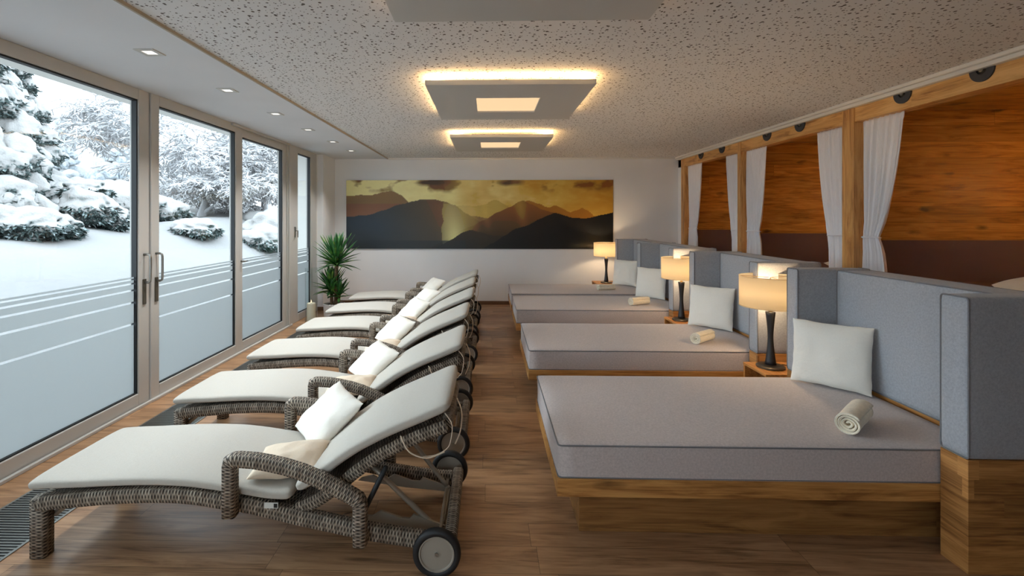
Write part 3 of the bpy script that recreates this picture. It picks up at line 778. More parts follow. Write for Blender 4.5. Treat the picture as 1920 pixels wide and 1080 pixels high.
WX0, PX0, PX1 = 2.15, 2.415, 2.65
ZT, ZB = 1.24, .515
def headboard(yn0, yn1, yf0, yf1, label, near=True):
    root = empty('headboard', (WX0, yn0, 0)); tag(root, label, 'headboard', 'winged headboards of the daybeds')
    def L_(v): return [(p[0] - WX0, p[1] - yn0, p[2]) for p in v]
    def block(nm, x0, x1, y0, y1, z0, z1):
        b = MB(); v, f = pad(x0, x1, y0, y1, z0, z1, r=.012, puff=.004); b.add(L_(v), f); o = b.build(nm, M['bluegrey'], root, smooth=True)
        for x in (x0, x1):
            p = MB(); p.tube(L_(yz_loop(x + (.003 if x == x0 else -.003), y0, y1, z0, z1)), .004, 6, cap=False)
            p.build('piping', M['piping'], o, smooth=True)
    def yz_loop(x, y0, y1, z0, z1):
        q = round_loop(y0, y1, z0, z1, 0, r=.015, m=4); return [(x, a, c) for a, c, _ in q]
    if near: block('wing_cushion', WX0, PX1, yn0, yn1, ZB, ZT)
    block('wing_cushion', WX0, PX1, yf0, yf1, ZB, ZT)
    # back cushion with piping round its front
    v, f = pad(PX0, PX1 - .01, yn1 + .002, yf0 - .002, ZB - .005, ZT - .004, r=.012, puff=.004); b = MB(); b.add(L_(v), f); o = b.build('back_cushion', M['bluegrey'], root, smooth=True)
    for x in (PX0 + .003, PX1 - .012):
        p = MB(); p.tube(L_(yz_loop(x, yn1 + .004, yf0 - .004, ZB - .003, ZT - .006)), .004, 6, cap=False)
        p.build('piping', M['piping'], o, smooth=True)
    if near:
        b = MB(); b.box(0, PX1 - WX0 - .003, 0, yn1 - yn0, 0, ZB - .004); b.build('wing_base', M['oak_blocks'], root, bevel=.003)
    b = MB(); b.box(0, PX1 - WX0 - .003, yf0 - yn0, yf1 - yn0, 0, ZB - .004); b.build('wing_base', M['oak_blocks'], root, bevel=.003)
    b = MB(); b.box(PX0 - WX0 + .012, PX1 - WX0 - .01, yn1 - yn0, yf0 - yn0, 0, ZB - .008); b.build('back_base', M['oak_table'], root)
headboard(2.205, 2.338, 3.392, 3.508, 'blue grey winged headboard nearest the camera, on a wood block base')
headboard(3.888, 4.008, 5.066, 5.182, 'blue grey winged headboard second from the camera')
headboard(5.632, 5.768, 6.832, 6.978, 'blue grey winged headboard third from the camera')
headboard(6.982, 6.990, 8.042, 8.165, 'blue grey winged headboard farthest away, next to the back wall', near=False)

# ---- bedside tables
def table(x0, x1, y0, y1, z, label):
    root = empty('bedside_table', (x0, y0, 0)); tag(root, label, 'bedside table', 'small oak tables between the daybeds')
    X, Y = x1 - x0, y1 - y0; t = .02
    b = MB(); b.box(0, X, 0, Y, z - t, z); b.build('top', M['oak_table'], root, bevel=.002)
    b = MB(); b.box(.004, X, 0, t, .0, z - t); b.build('side_panel', M['oak_table'], root, bevel=.002)
    b = MB(); b.box(.004, X, Y - t, Y, .0, z - t); b.build('side_panel', M['oak_table'], root, bevel=.002)
    b = MB(); b.box(X - t, X, t, Y - t, 0, z - t); b.build('back_panel', M['oak_table'], root)
    b = MB(); b.box(.01, X - t, t, Y - t, .10, .12); b.build('shelf', M['oak_table'], root)
    return root
table(2.03, 2.42, 3.56, 3.875, .452, 'small oak bedside table between the two nearest daybeds')
table(2.04, 2.42, 5.22, 5.62, .452, 'small oak bedside table behind the second daybed')
table(1.87, 2.30, 8.20, 8.70, .462, 'small oak bedside table beside the back wall')

# ---- table lamps
def make_lamp():
    root = empty('table_lamp', (0, 0, 0)); tag(root, '', 'lamp', 'table lamps with ivory drum shades')
    b = MB(); b.lathe([(.088, 0), (.098, .004), (.098, .014), (.09, .02), (.05, .024), (.03, .026)], n=40); b.build('base', M['bronze'], root, smooth=False, bevel=0)
    prof = []
    for k in range(17):
        t = k / 16; r = .019 + .016 * abs(2 * t - 1) ** 1.6 + (.004 if t < .5 else 0) * (1 - 2 * t)
        prof.append((r, .026 + .400 * t))
    b = MB(); b.lathe(prof, n=28); b.build('column', M['black_wood'], root, smooth=True)
    b = MB(); b.lathe([(.014, .426), (.014, .438), (.008, .440), (.008, .50), (.018, .505), (.018, .55)], n=18); b.build('socket', M['brass'], root, smooth=True)
    b = MB(); b.lathe([(.212, .468), (.214, .70)], n=64, cap=False)
    sh = b.build('lamp_shade', M['shade'], root, smooth=True); sd = sh.modifiers.new('t', 'SOLIDIFY'); sd.thickness = .0025
    for z in (.47, .698):
        b = MB(); b.tube([(.2125 * cos(2 * pi * k / 48), .2125 * sin(2 * pi * k / 48), z) for k in range(49)], .0035, 6, cap=False)
        b.build('rim', M['shade'], sh, smooth=True)
    b = MB()
    for k in range(3):
        a = 2 * pi * k / 3 + .4; b.tube([(.01 * cos(a), .01 * sin(a), .69), (.211 * cos(a), .211 * sin(a), .69)], .002, 5)
    b.tube([(0, 0, .55), (0, 0, .69)], .003, 6)
    b.build('shade_carrier', M['brass'], sh)
    b = MB(); b.tube(catmull([(.08, .03, .012), (.14, .05, .004), (.17, -.02, .004), (.21, -.06, .004)], 6), .003, 6); b.build('cord', M['black'], root, smooth=True)
    return root
lp = make_lamp()
for i, (x, y, z, lab) in enumerate(((2.165, 3.735, .452, 'lit drum shade table lamp nearest the camera, between the first two daybeds'),
                                    (2.165, 5.43, .452, 'lit drum shade table lamp in the middle, behind the second daybed'),
                                    (2.06, 8.42, .462, 'lit drum shade table lamp farthest away, in front of the back wall'))):
    o = lp if i == 0 else copy_tree(lp)
    o.location = (x, y, z); o['label'] = lab
    L = bpy.data.lights.new('lamp_bulb', 'POINT'); L.energy = LAMP_W; L.color = (1.0, .72, .42); L.shadow_soft_size = .035
    lo = bpy.data.objects.new('lamp_bulb', L); link(lo); lo.location = (x, y, z + .565)

# ---- pillows
def pillow_mesh(w, h, t, n=22, seed=0, sag=.0):
    """pillow in its own plane: x width, z height, y thickness, origin at bottom left corner"""
    rnd = random.Random(seed); ph = rnd.uniform(0, 9)
    vs, fs = [], []
    def P(i, j, s):
        u = -1 + 2 * i / n; v = -1 + 2 * j / n
        u2 = sin(u * pi / 2); v2 = sin(v * pi / 2)
        e = (1 - abs(u2) ** 3.0) * (1 - abs(v2) ** 3.0)
        th = t / 2 * e ** .55 if e > 0 else 0
        px = u2 * (1 - .045 * (1 - v2 * v2)); pz = v2 * (1 - .045 * (1 - u2 * u2))
        wv = .010 * noise.noise(Vector((px * 2.2 + ph, pz * 2.2, s * 3.0 + ph))) * (e ** .3 if e > 0 else 0)
        cr = .004 * noise.noise(Vector((px * 7 + ph, pz * 3 - ph, s * 5)))
        ed = .006 * noise.noise(Vector((px * 4 + ph, pz * 4, ph)))
        return (w / 2 * (1 + px) + ed, s * (th + wv + cr * (e ** .3 if e > 0 else 0)) - sag * (1 - pz) * 0, h / 2 * (1 + pz) + ed)
    idx = {}
    for s in (-1, 1):
        for i in range(n + 1):
            for j in range(n + 1):
                edge = i in (0, n) or j in (0, n)
                if edge and (i, j, -1) in idx and s == 1: idx[(i, j, 1)] = idx[(i, j, -1)]; continue
                idx[(i, j, s)] = len(vs); vs.append(P(i, j, s))
    for s in (-1, 1):
        for i in range(n):
            for j in range(n):
                q = (idx[(i, j, s)], idx[(i + 1, j, s)], idx[(i + 1, j + 1, s)], idx[(i, j + 1, s)])
                fs.append(q if s == -1 else q[::-1])
    return vs, fs
def pillow(label, A, B, D, t, mat, group, seed=0, name='throw_pillow', cat='pillow', piping=False):
    """A bottom corner, B along width, D along height"""
    A, B, D = Vector(A), Vector(B), Vector(D)
    ex = (B - A); ez = (D - A); w, h = ex.length, ez.length
    ex.normalize(); nrm = ez.cross(ex).normalized(); ez = ex.cross(nrm)
    vs, fs = pillow_mesh(w, h, t, seed=seed)
    o = mesh_obj(name, vs, fs, mat, smooth=True, sub=1)
    mt = Matrix.Identity(4)
    for i in range(3):
        mt[i][0] = ex[i]; mt[i][1] = nrm[i]; mt[i][2] = ez[i]; mt[i][3] = A[i]
    o.matrix_world = mt
    tag(o, label, cat, group); return o
G = 'white square pillows on the daybeds'
for i, (y1, lab) in enumerate(((3.385, 'white square pillow on the nearest daybed'), (5.055, 'white square pillow on the second daybed from the camera'),
                               (6.815, 'white square pillow on the third daybed, behind the middle lamp'), (8.03, 'white square pillow on the farthest daybed by the back wall'))):
    A = (2.045, y1 - .085, .505); B = (2.345, y1 - .40, .505); Dd = (2.085, y1 - .035, .915)
    pillow(lab, A, B, Dd, .13, M['pillow'], G, seed=i + 3)

# ---- rolled towels
def towel(label, x, y, rz, ln=.25, r=.052, seed=0):
    root = empty('rolled_towel', (x, y, .500), rz); tag(root, label, 'towel', 'rolled cream towels on the daybeds')
    n = 96; turns = 3.4; th = .011; vs, fs = [], []; m = 14
    ring_ = []
    for k in range(n + 1):
        a = 2 * pi * turns * k / n; rr = .010 + (r - .010) * (k / n) ** .92
        ring_.append((rr * cos(a), rr * sin(a) * (.94 if rr > .02 else 1)))
    for side in (0, 1):
        for j in range(m + 1):
            s = j / m; xx = -ln / 2 + ln * s
            for k, (py, pz) in enumerate(ring_):
                q = 1 - (th if side else 0) / max(.012, math.hypot(py, pz)) * .9
                tel = .012 * (1 - k / n) * (1 if j in (0, m) else 0) * (1 if s > .5 else -1) * -1
                fl = 1 + .05 * noise.noise(Vector((xx * 9 + seed, k * .06, seed)))
                vs.append((xx + tel, py * q * fl, pz * q * fl + r * .94))
    W_ = n + 1; S = (m + 1) * W_
    for j in range(m):
        for k in range(n):
            a = j * W_ + k; fs.append((a, a + 1, a + W_ + 1, a + W_)); c = a + S; fs.append((c, c + W_, c + W_ + 1, c + 1))
    for k in range(n):
        fs.append((k, S + k, S + k + 1, k + 1)); a = m * W_ + k; fs.append((a, a + 1, S + a + 1, S + a))
    for j in range(m):
        a = j * W_; fs.append((a, a + W_, S + a + W_, S + a)); a = j * W_ + n; fs.append((a, S + a, S + a + W_, a + W_))
    mesh_obj('roll', vs, fs, M['towel'], root, smooth=True, autos=None)
    b = MB(); pts = [(-ln / 2 + .002 , p[0] * .97, p[1] * .97 + r * .94) for p in ring_[20:]]
    b.tube(pts, .0026, 5); b.build('hem_edge', M['towel_in'], root, smooth=True); b = MB(); pts = [(ln / 2 - .002, p[0] * .97, p[1] * .97 + r * .94) for p in ring_[20:]]; b.tube(pts, .0026, 5)
    b.build('hem_edge', M['towel_in'], root, smooth=True)
    return root
towel('rolled cream towel on the nearest daybed', 1.92, 2.56, radians(42), .29, .062, 1)
towel('rolled cream towel on the second daybed from the camera', 1.89, 4.27, radians(38), .25, .055, 2)
towel('rolled cream towel on the third daybed from the camera', 1.90, 6.08, radians(24), .27, .055, 3)
towel('rolled cream towel on the farthest daybed by the back wall', 1.79, 7.32, radians(14), .27, .048, 4)

# ---- pillows in the alcoves
pillow('cream pillow lying in the nearest alcove, just showing above the headboard', (3.60, 3.22, 1.07), (4.15, 3.05, 1.07), (3.66, 3.68, 1.10), .22, M['beige'], 'cream pillows lying in the alcoves', 21)
pillow('cream pillow lying in the middle alcove, just showing beside the curtain', (3.66, 4.95, 1.05), (4.15, 4.9, 1.05), (3.68, 5.40, 1.10), .14, M['beige'], 'cream pillows lying in the alcoves', 22)

# ================================================================ loungers
OX = -1.17
def lx(P): return [(x - OX, y, z) for (x, y, z) in P]
def xz(P, y): return [(x - OX, y, z) for (x, z) in P]
def make_lounger():
    root = empty('wicker_lounger', (0, 0, 0)); tag(root, '', 'lounger', 'wicker sun loungers in a row by the windows')
    rail = [(-2.125, .246), (-2.05, .262), (-1.909, .276), (-1.77, .290), (-1.63, .298), (-1.53, .301), (-1.427, .299), (-1.33, .29), (-1.251, .278), (-1.13, .261), (-1.026, .240), (-.876, .206), (-.776, .186), (-.627, .156), (-.528, .138), (-.331, .112), (-.20, .104)]
    rp = [(p.x, p.z) for p in catmull([(x, 0, z) for x, z in rail], 4)]
    for s in (-1, 1):
        b = MB(); b.sweep(xz(rp, s * .268), .06, .070, n=20); b.build('side_rail', M['wicker'], root, smooth=True)
        b = MB(); b.sweep([(-2.118 - OX, s * .262, .275), (-2.118 - OX, s * .262, .0)], .07, .078, n=20, sc=[(1, 1), (1, 1)]); b.build('leg', M['wicker'], root, smooth=True)
        # armrest loop
        arm = [(-1.172, .245), (-1.172, .42), (-1.172, .474), (-1.168, .492), (-1.152, .500), (-1.13, .501), (-1.06, .497), (-.99, .486), (-.915, .470), (-.844, .449), (-.77, .419), (-.70, .385), (-.64, .356), (-.605, .338), (-.587, .326), (-.578, .308), (-.577, .285), (-.577, .20), (-.577, .125)]
        b = MB(); b.sweep(xz(arm, s * .335), .062, .062, n=20); b.build('armrest', M['wicker'], root, smooth=True)
        # back frame side
        bf = [(p.x, p.z) for p in catmull([(-.89, 0, .235), (-.80, 0, .275), (-.70, 0, .345), (-.60, 0, .425), (-.48, 0, .505), (-.33, 0, .578), (-.19, 0, .632)], 5)]
        b = MB(); b.sweep(xz(bf, s * .255), .045, .058, n=16); b.build('back_frame', M['wicker'], root, smooth=True)
        # link from rear arm post up to the back frame
        b = MB(); b.tube(lx([(-.60, s * .285, .19), (-.47, s * .285, .45)]), .012, 8); b.build('hinge_link', M['gasket'], root, smooth=True)
        # foot bracket
        b = MB(); b.tube(lx([(-2.09, s * .22, .17), (-1.99, s * .22, .255)]), .016, 6); b.build('leg_bracket', M['alu'], root)
        # toothed rack
        b = MB(); P = [(-.70, .155), (-.64, .17), (-.60, .15), (-.56, .15), (-.52, .175), (-.42, .142), (-.38, .140), (-.36, .160), (-.24, .118), (-.20, .105), (-.22, .085), (-.45, .105), (-.72, .14)]
        y = s * .165; vs = xz(P, y - .006) + xz(P, y + .006); k = len(P)
        fs = [tuple(range(k)), tuple(range(2 * k - 1, k - 1, -1))] + [(i, (i + 1) % k, k + (i + 1) % k, k + i) for i in range(k)]
        b.add(vs, fs); b.build('toothed_rack', M['alu'], root)
        # wheel
        w = MB(); yc = s * .356; w.lathe([(.078, -.013), (.084, -.019), (.098, -.019), (.106, -.012), (.108, 0), (.106, .012), (.098, .019), (.084, .019), (.078, .013)], c=(-.228 - OX, yc, .108), n=48, axis='y', cap=False)
        wo_ = w.build('wheel', M['rubber'], root, smooth=True)
        w = MB(); w.lathe([(0.0005, -.012), (.070, -.010), (.074, -.016), (.079, -.016), (.079, .016), (.074, .016), (.070, .010), (.0005, .012)], c=(-.228 - OX, yc, .108), n=48, axis='y'); w.build('hub_cap', M['hub'], wo_, smooth=False, bevel=0)
        w = MB(); w.lathe([(.008, -.018), (.008, .018)], c=(-.228 - OX, yc, .108), n=14, axis='y'); w.build('axle_cap', M['steel'], wo_)
    # woven seat and back panels
    b = MB(); sp_ = [(x, z + .012) for x, z in rp if x < -.86]; b.sweep(xz(sp_, 0), .50, .02, n=12, p=8); b.build('seat_panel', M['wicker'], root, smooth=True)
    bp = [(x, z + .010) for x, z in bf]
    b = MB(); b.sweep(xz(bp, 0), .50, .022, n=12, p=8); b.build('back_panel', M['wicker'], root, smooth=True)
    b = MB(); b.sweep([(-.172 - OX, -.30, .118), (-.172 - OX, .30, .118)], .058, .062, side=(1, 0, 0), n=18); b.build('rear_crossbar', M['wicker'], root, smooth=True)
    b = MB(); b.sweep([(-2.118 - OX, -.24, .245), (-2.118 - OX, .24, .245)], .055, .065, side=(1, 0, 0), n=18); b.build('foot_crossbar', M['wicker'], root, smooth=True)
    b = MB(); b.sweep([(-.19 - OX, -.25, .632), (-.19 - OX, .25, .632)], .05, .055, side=(1, 0, 0), n=18); b.build('back_crossbar', M['wicker'], root, smooth=True)
    b = MB(); b.tube(lx([(-.228, -.36, .108), (-.228, .36, .108)]), .009, 8); b.build('axle', M['alu'], root, smooth=True)
    # tube prop under the back
    pr = [(-.55, -.165, .375), (-.255, -.155, .115), (-.232, -.150, .093), (-.215, -.135, .100), (-.19, .10, .155), (-.195, .14, .165), (-.22, .155, .18), (-.42, .165, .42)]
    pr = [(-.565, -.17, .395), (-.27, -.155, .105), (-.245, -.15, .088), (-.225, -.13, .088), (-.215, .12, .100), (-.22, .15, .112), (-.245, .165, .135), (-.50, .17, .46)]
    b = MB(); b.tube(lx(catmull(pr, 4)), .0125, 10); b.build('prop_tube', M['alu'], root, smooth=True)
    # cushions
    sc_top = [(-2.165, .343), (-2.12, .348), (-2.03, .354), (-1.90, .360), (-1.77, .368), (-1.63, .374), (-1.52, .375), (-1.42, .372), (-1.33, .364), (-1.25, .354), (-1.13, .338), (-1.03, .322), (-.95, .318), (-.905, .322)]
    P = [(p.x, p.z) for p in catmull([(x, 0, z - .004) for x, z in sc_top], 3)]
    k = len(P); sc = []
    for i in range(k):
        e_ = min(i, k - 1 - i); sc.append(((.93, .25) if e_ == 0 else (.985, .75) if e_ == 1 else (1, 1)))
    b = MB(); b.sweep(xz(P, 0), .60, .062, n=28, p=5, sc=sc); o = b.build('seat_cushion', M['cream'], root, smooth=True, sub=1)
    bc = [(-.895, .335), (-.84, .362), (-.77, .412), (-.70, .465), (-.62, .520), (-.53, .570), (-.43, .618), (-.33, .660), (-.24, .700), (-.165, .735)]
    P = [(p.x - .004, p.z + .008) for p in catmull([(x, 0, z) for x, z in bc], 3)]
    k = len(P); sc = []
    for i in range(k):
        e_ = min(i, k - 1 - i); sc.append(((.93, .25) if e_ == 0 else (.985, .75) if e_ == 1 else (1, 1)))
    b = MB(); b.sweep(xz(P, 0), .60, .068, n=28, p=5, sc=sc); b.build('back_cushion', M['cream'], root, smooth=True, sub=1)
    # tie strings of the cushion
    b = MB(); b.tube(catmull(lx([(-.20, -.28, .70), (-.165, -.30, .655), (-.17, -.29, .58), (-.19, -.27, .53), (-.24, -.28, .505), (-.30, -.29, .50)]), 5), .0024, 5); b.build('tie_string', M['beige'], root, smooth=True); b = MB()
    b.tube(catmull(lx([(-.155, -.10, .70), (-.13, -.12, .64), (-.135, -.15, .56), (-.16, -.16, .50)]), 5), .0035, 5); b.build('tie_string', M['beige'], root, smooth=True); b = MB()
    b.tube(catmull(lx([(-.40, -.30, .60), (-.36, -.305, .53), (-.28, -.30, .50), (-.20, -.28, .52)]), 5), .0035, 5)
    b.build('tie_string', M['beige'], root, smooth=True)
    b = MB(); b.box(-1.03 - OX, -.965 - OX, -.306, -.303, .262, .288); tg = b.build('care_tag', M['tagw'], root)
    b = MB(); b.box(-.985 - OX, -.969 - OX, -.3075, -.306, .266, .284); b.build('printed_square', M['black'], tg)
    return root
LY = [2.49, 3.525, 4.545, 5.60, 6.60, 7.62]
ordn = ['nearest the camera', 'second from the camera', 'third from the camera', 'fourth from the camera', 'fifth from the camera, second from the back wall', 'farthest away beside the back wall']
lg = make_lounger()
for i, y in enumerate(LY):
    o = lg if i == 0 else copy_tree(lg)
    o.location = (OX + (0, .0, -.01, .01, 0, .01)[i], y, 0)
    o['label'] = 'grey wicker sun lounger with cream cushion, ' + ordn[i]
for i, y in enumerate(LY):
    jx = (0, .01, -.02, .0, .02, .0)[i]; jz = (0, -.01, .0, .005, -.02, .0)[i]
    A = (-.90 + jx, y - .02, .362); B = (-1.13 + jx, y + .29, .38); Dd = (-.645 + jx, y + .045, .60 + jz)
    # width runs from the near corner to the far corner, height leans up the back rest
    pillow('cream pillow leaning on the back of the lounger ' + ordn[i].split(',')[0], B, A, (B[0] + .282, B[1] + .02, B[2] + .19 + jz), .12, M['pillow'], 'cream pillows on the wicker loungers', 40 + i)
for i in range(4):
    y = LY[i]
    pillow('beige pillow under the near armrest of the lounger ' + ordn[i].split(',')[0], (-1.13, y - .27, .375), (-.80, y - .24, .40), (-1.10, y - .02, .41), .10, M['beige'], 'beige pillows tucked under the armrests', 60 + i)

# ================================================================ plant, candle
root = empty('potted_yucca', (-2.50, 7.74, 0)); tag(root, 'green potted yucca palm in a white pot in the window corner', 'plant')
b = MB(); b.lathe([(.14, 0), (.16, .004), (.168, .20), (.172, .205), (.162, .21), (.155, .185), (.02, .180)], n=40); b.build('pot', M['pot'], root, smooth=False, bevel=0)
b = MB(); b.lathe([(.001, .186), (.156, .186)], n=30, cap=False); b.build('soil', M['soil'], root)
trunk_m, nt, bs = newmat('yucca_bark'); co = obj_co(nt, (30, 30, 60)); n = N(nt, 'ShaderNodeTexNoise', Scale=1.5, Detail=4.0); nt.links.new(co, n.inputs['Vector'])
nt.links.new(ramp(nt, n.outputs[0], [(.35, lin((84, 62, 44))), (.65, lin((150, 124, 92)))]), bs.inputs['Base Color']); bs.inputs['Roughness'].default_value = .9; bump(nt, bs, n.outputs[0], .8, .01)
leaf_m, nt, bs = newmat('yucca_leaf'); g = N(nt, 'ShaderNodeNewGeometry'); co = obj_co(nt, (3, 3, 3)); n = N(nt, 'ShaderNodeTexNoise', Scale=2.5); nt.links.new(co, n.inputs['Vector'])
nt.links.new(ramp(nt, n.outputs[0], [(.35, lin((30, 78, 40))), (.55, lin((56, 112, 50))), (.7, lin((128, 164, 62)))]), bs.inputs['Base Color']); bs.inputs['Roughness'].default_value = .4
stems = [((.035, .0), .90, .030), ((-.055, .02), .50, .020), ((-.02, -.03), .44, .017), ((.09, -.02), .36, .018)]
for (sx, sy), hgt_, r in stems:
    b = MB(); P = catmull([(sx * .8, sy * .8, .15), (sx, sy, .15 + (hgt_ - .15) * .5), (sx * 1.05, sy, hgt_)], 6); b.tube(P, [r * (1.1 - .25 * k / (len(P) - 1)) for k in range(len(P))], 12); b.build('stem', trunk_m, root, smooth=True)
def rosette(c, n, ln, seed):
    rnd = random.Random(seed); b = MB()
    for k in range(n):
        t = k / n; az = k * 2.39996 + rnd.uniform(-.2, .2)
        el = radians(87 - 82 * t ** 1.1) + rnd.uniform(-.12, .12); L = ln * (.72 + .3 * sin(pi * min(1, t * 1.2))) * rnd.uniform(.85, 1.1)
        d = Vector((cos(az) * cos(el), sin(az) * cos(el), sin(el))); side = Vector((-sin(az), cos(az), 0)); droop = rnd.uniform(.05, .38) * L * (cos(el) ** 2 + .1)
        m_ = 7; vs = []; fs = []
        w0 = .024 + rnd.uniform(0, .009)
        for j in range(m_ + 1):
            s = j / m_; p = Vector(c) + Vector((0, 0, -.10 * t)) + d * (L * s) + Vector((0, 0, -droop * s * s))
            w = w0 * (.6 + 1.0 * s - 1.6 * s ** 3) if s < 1 else .0005
            w = max(w, .0008); nv_ = d.cross(side) * (w * .45)
            vs += [p - side * w, p + nv_ * -1, p + side * w]
        for j in range(m_):
            a = j * 3; fs += [(a, a + 1, a + 4, a + 3), (a + 1, a + 2, a + 5, a + 4)]
        b.add(vs, fs)
    return b
for (c, n_, ln, sd) in (((.04, 0, .92), 96, .52, 1), ((-.06, .02, .50), 60, .40, 2), ((.09, -.02, .40), 24, .30, 3), ((-.02, -.03, .42), 16, .26, 4)):
    o = rosette(c, n_, ln, sd).build('leaf_rosette', leaf_m, root, smooth=True); sd_ = o.modifiers.new('t', 'SOLIDIFY'); sd_.thickness = .0012

root = empty('pillar_candle', (-2.60, 7.0, .02)); tag(root, 'ivory pillar candle standing by the glass door', 'candle')
b = MB(); b.lathe([(.058, 0), (.062, .004), (.062, .315), (.056, .325), (.02, .318), (.001, .318)], n=32); b.build('wax', M['wax'], root, smooth=False, bevel=0)
b = MB(); b.tube([(0, 0, .316), (.002, 0, .332)], .0015, 6); b.build('wick', M['black'], root)
b = MB(); b.lathe([(.0005, .328), (.005, .336), (.006, .343), (.003, .358), (.0005, .370)], n=12); b.build('flame', M['flame'], root, smooth=True)
root = empty('hurricane_vase', (-2.60, 7.0, 0)); tag(root, 'tall clear glass cylinder around the ivory candle', 'vase')
b = MB(); b.lathe([(.0005, .001), (.084, .001), (.088, .006), (.088, .86), (.084, .862), (.084, .018), (.0005, .016)], n=40, cap=False); b.build('cylinder', M['vase_glass'], root, smooth=False)
# ================================================================ outside in the snow
def terrain_z(x, y):
    d = -3.1 - x
    t = max(0, min(1, (d - .6) / 4.6)); t = t * t * (3 - 2 * t)
    z = -.25 + 1.55 * t
    if d > 6: z += (d - 6) * .06
    z += .16 * noise.noise(Vector((x * .5, y * .5, 0))) * t + .05 * noise.noise(Vector((x * 1.7, y * 1.7, 5))) * t
    # bank swells farther along the house
    z += .55 * t * max(0, min(1, (y - 9) / 8))
    return z
vs, fs = [], []
xs = [-3.06 - .12 * k if k < 70 else -11.46 - (k - 70) ** 1.5 * .28 for k in range(105)]
ys = [-14 + .22 * k if k < 210 else 32.2 + (k - 210) * 2.2 for k in range(228)]
for x in xs:
    for y in ys: vs.append((x, y, terrain_z(x, y)))
n_ = len(ys)
for i in range(len(xs) - 1):
    for j in range(n_ - 1):
        a = i * n_ + j; fs.append((a, a + 1, a + n_ + 1, a + n_))
o = mesh_obj('ground_snow', vs, fs, M['snow'], smooth=True); struct(o, 'snow covered garden slope')
b = MB(); b.box(-3.32, -3.06, 8.20, 9.3, -.3, 3.2); struct(b.build('wall_outside', M['white']), 'white outer wall end beyond the last pane')
b = MB(); b.box(-3.3, 5.8, 9.0, 9.1, -.3, 3.0); struct(b.build('wall_outer_back', M['white']))
b = MB(); b.box(-3.9, 5.8, YF - .2, 9.3, 2.83, 3.1); struct(b.build('roof', M['white']), 'roof slab')

def ico(sub):
    bm = bmesh.new(); bmesh.ops.create_icosphere(bm, subdivisions=sub, radius=1)
    v = [x.co.copy() for x in bm.verts]; f = [tuple(q.index for q in p.verts) for p in bm.faces]; bm.free(); return v, f
ICO = {k: ico(k) for k in (3, 4, 5)}
def clump(mb, c, r, sub=4, seed=0, rough=.16, flat=.0, rot=0.0, needles=None, nn=130):
    """snow-laden lump: smooth swollen top, ragged needles underneath"""
    V, F = ICO[sub]; c = Vector(c); out = []
    R = Matrix.Rotation(rot, 3, 'Z')
    for p in V:
        q = Vector((p.x * r[0], p.y * r[1], p.z * r[2]))
        big = noise.noise(p * 1.6 + Vector((seed * 3.1, seed, 0))) * .28
        big += noise.noise(p * 3.4 + Vector((seed, 7, seed))) * .13
        fine = noise.noise(p * 9 + Vector((seed, 0, 3))) * rough + noise.noise(p * 22 + Vector((0, seed, 3))) * rough * .6
        k = max(0, min(1, .55 - p.z * 1.3))
        s = 1 + big + fine * k
        q *= s
        if q.z < -r[2] * .55: q.z = -r[2] * .55 + (q.z + r[2] * .55) * .35
        out.append(c + R @ q)
    mb.add(out, F)
    if needles is not None:
        rnd = random.Random(int(seed * 997) + 5); R0 = max(r)
        for i in range(0, len(out), max(1, len(out) // nn)):
            p = V[i]
            if p.z > .12 or rnd.random() < .25: continue
            base = out[i]; d = (base - c); d.z = 0
            d = d.normalized() if d.length > 1e-5 else Vector((1, 0, 0))
            for q_ in range(2):
                dd = (d + Vector((rnd.uniform(-.7, .7), rnd.uniform(-.7, .7), rnd.uniform(-1.0, .25)))).normalized()
                L = rnd.uniform(.06, .14) * (1 + R0 * .4); sd_ = dd.cross(Vector((rnd.uniform(-1, 1), rnd.uniform(-1, 1), 1))).normalized() * rnd.uniform(.010, .022)
                b0 = base - dd * .03
                needles.add([b0 - sd_, b0 + dd * L * .6 - sd_ * 1.2, b0 + dd * L, b0 + dd * L * .6 + sd_ * 1.2, b0 + sd_], [(0, 1, 2, 3, 4)])
def bush(name, label, loc, lumps, seed, cat='bush', group=None, mat='evergreen'):
    root = empty(name, loc); tag(root, label, cat, group)
    b = MB(); nd_ = MB()
    for i, (dx, dy, dz, rx, ry, rz_) in enumerate(lumps): clump(b, (dx, dy, dz - .10), (rx, ry, rz_), 5, seed + i * 1.7, needles=nd_, nn=900)
    b.build('foliage', M[mat], root, smooth=True); ob_ = nd_.build('needles', M['needles'], root); ob_['kind'] = 'stuff'
    t = MB(); t.tube([(0, 0, -.4), (0, 0, .15)], .05, 8); t.build('trunk', M['bark'], root)
    return root
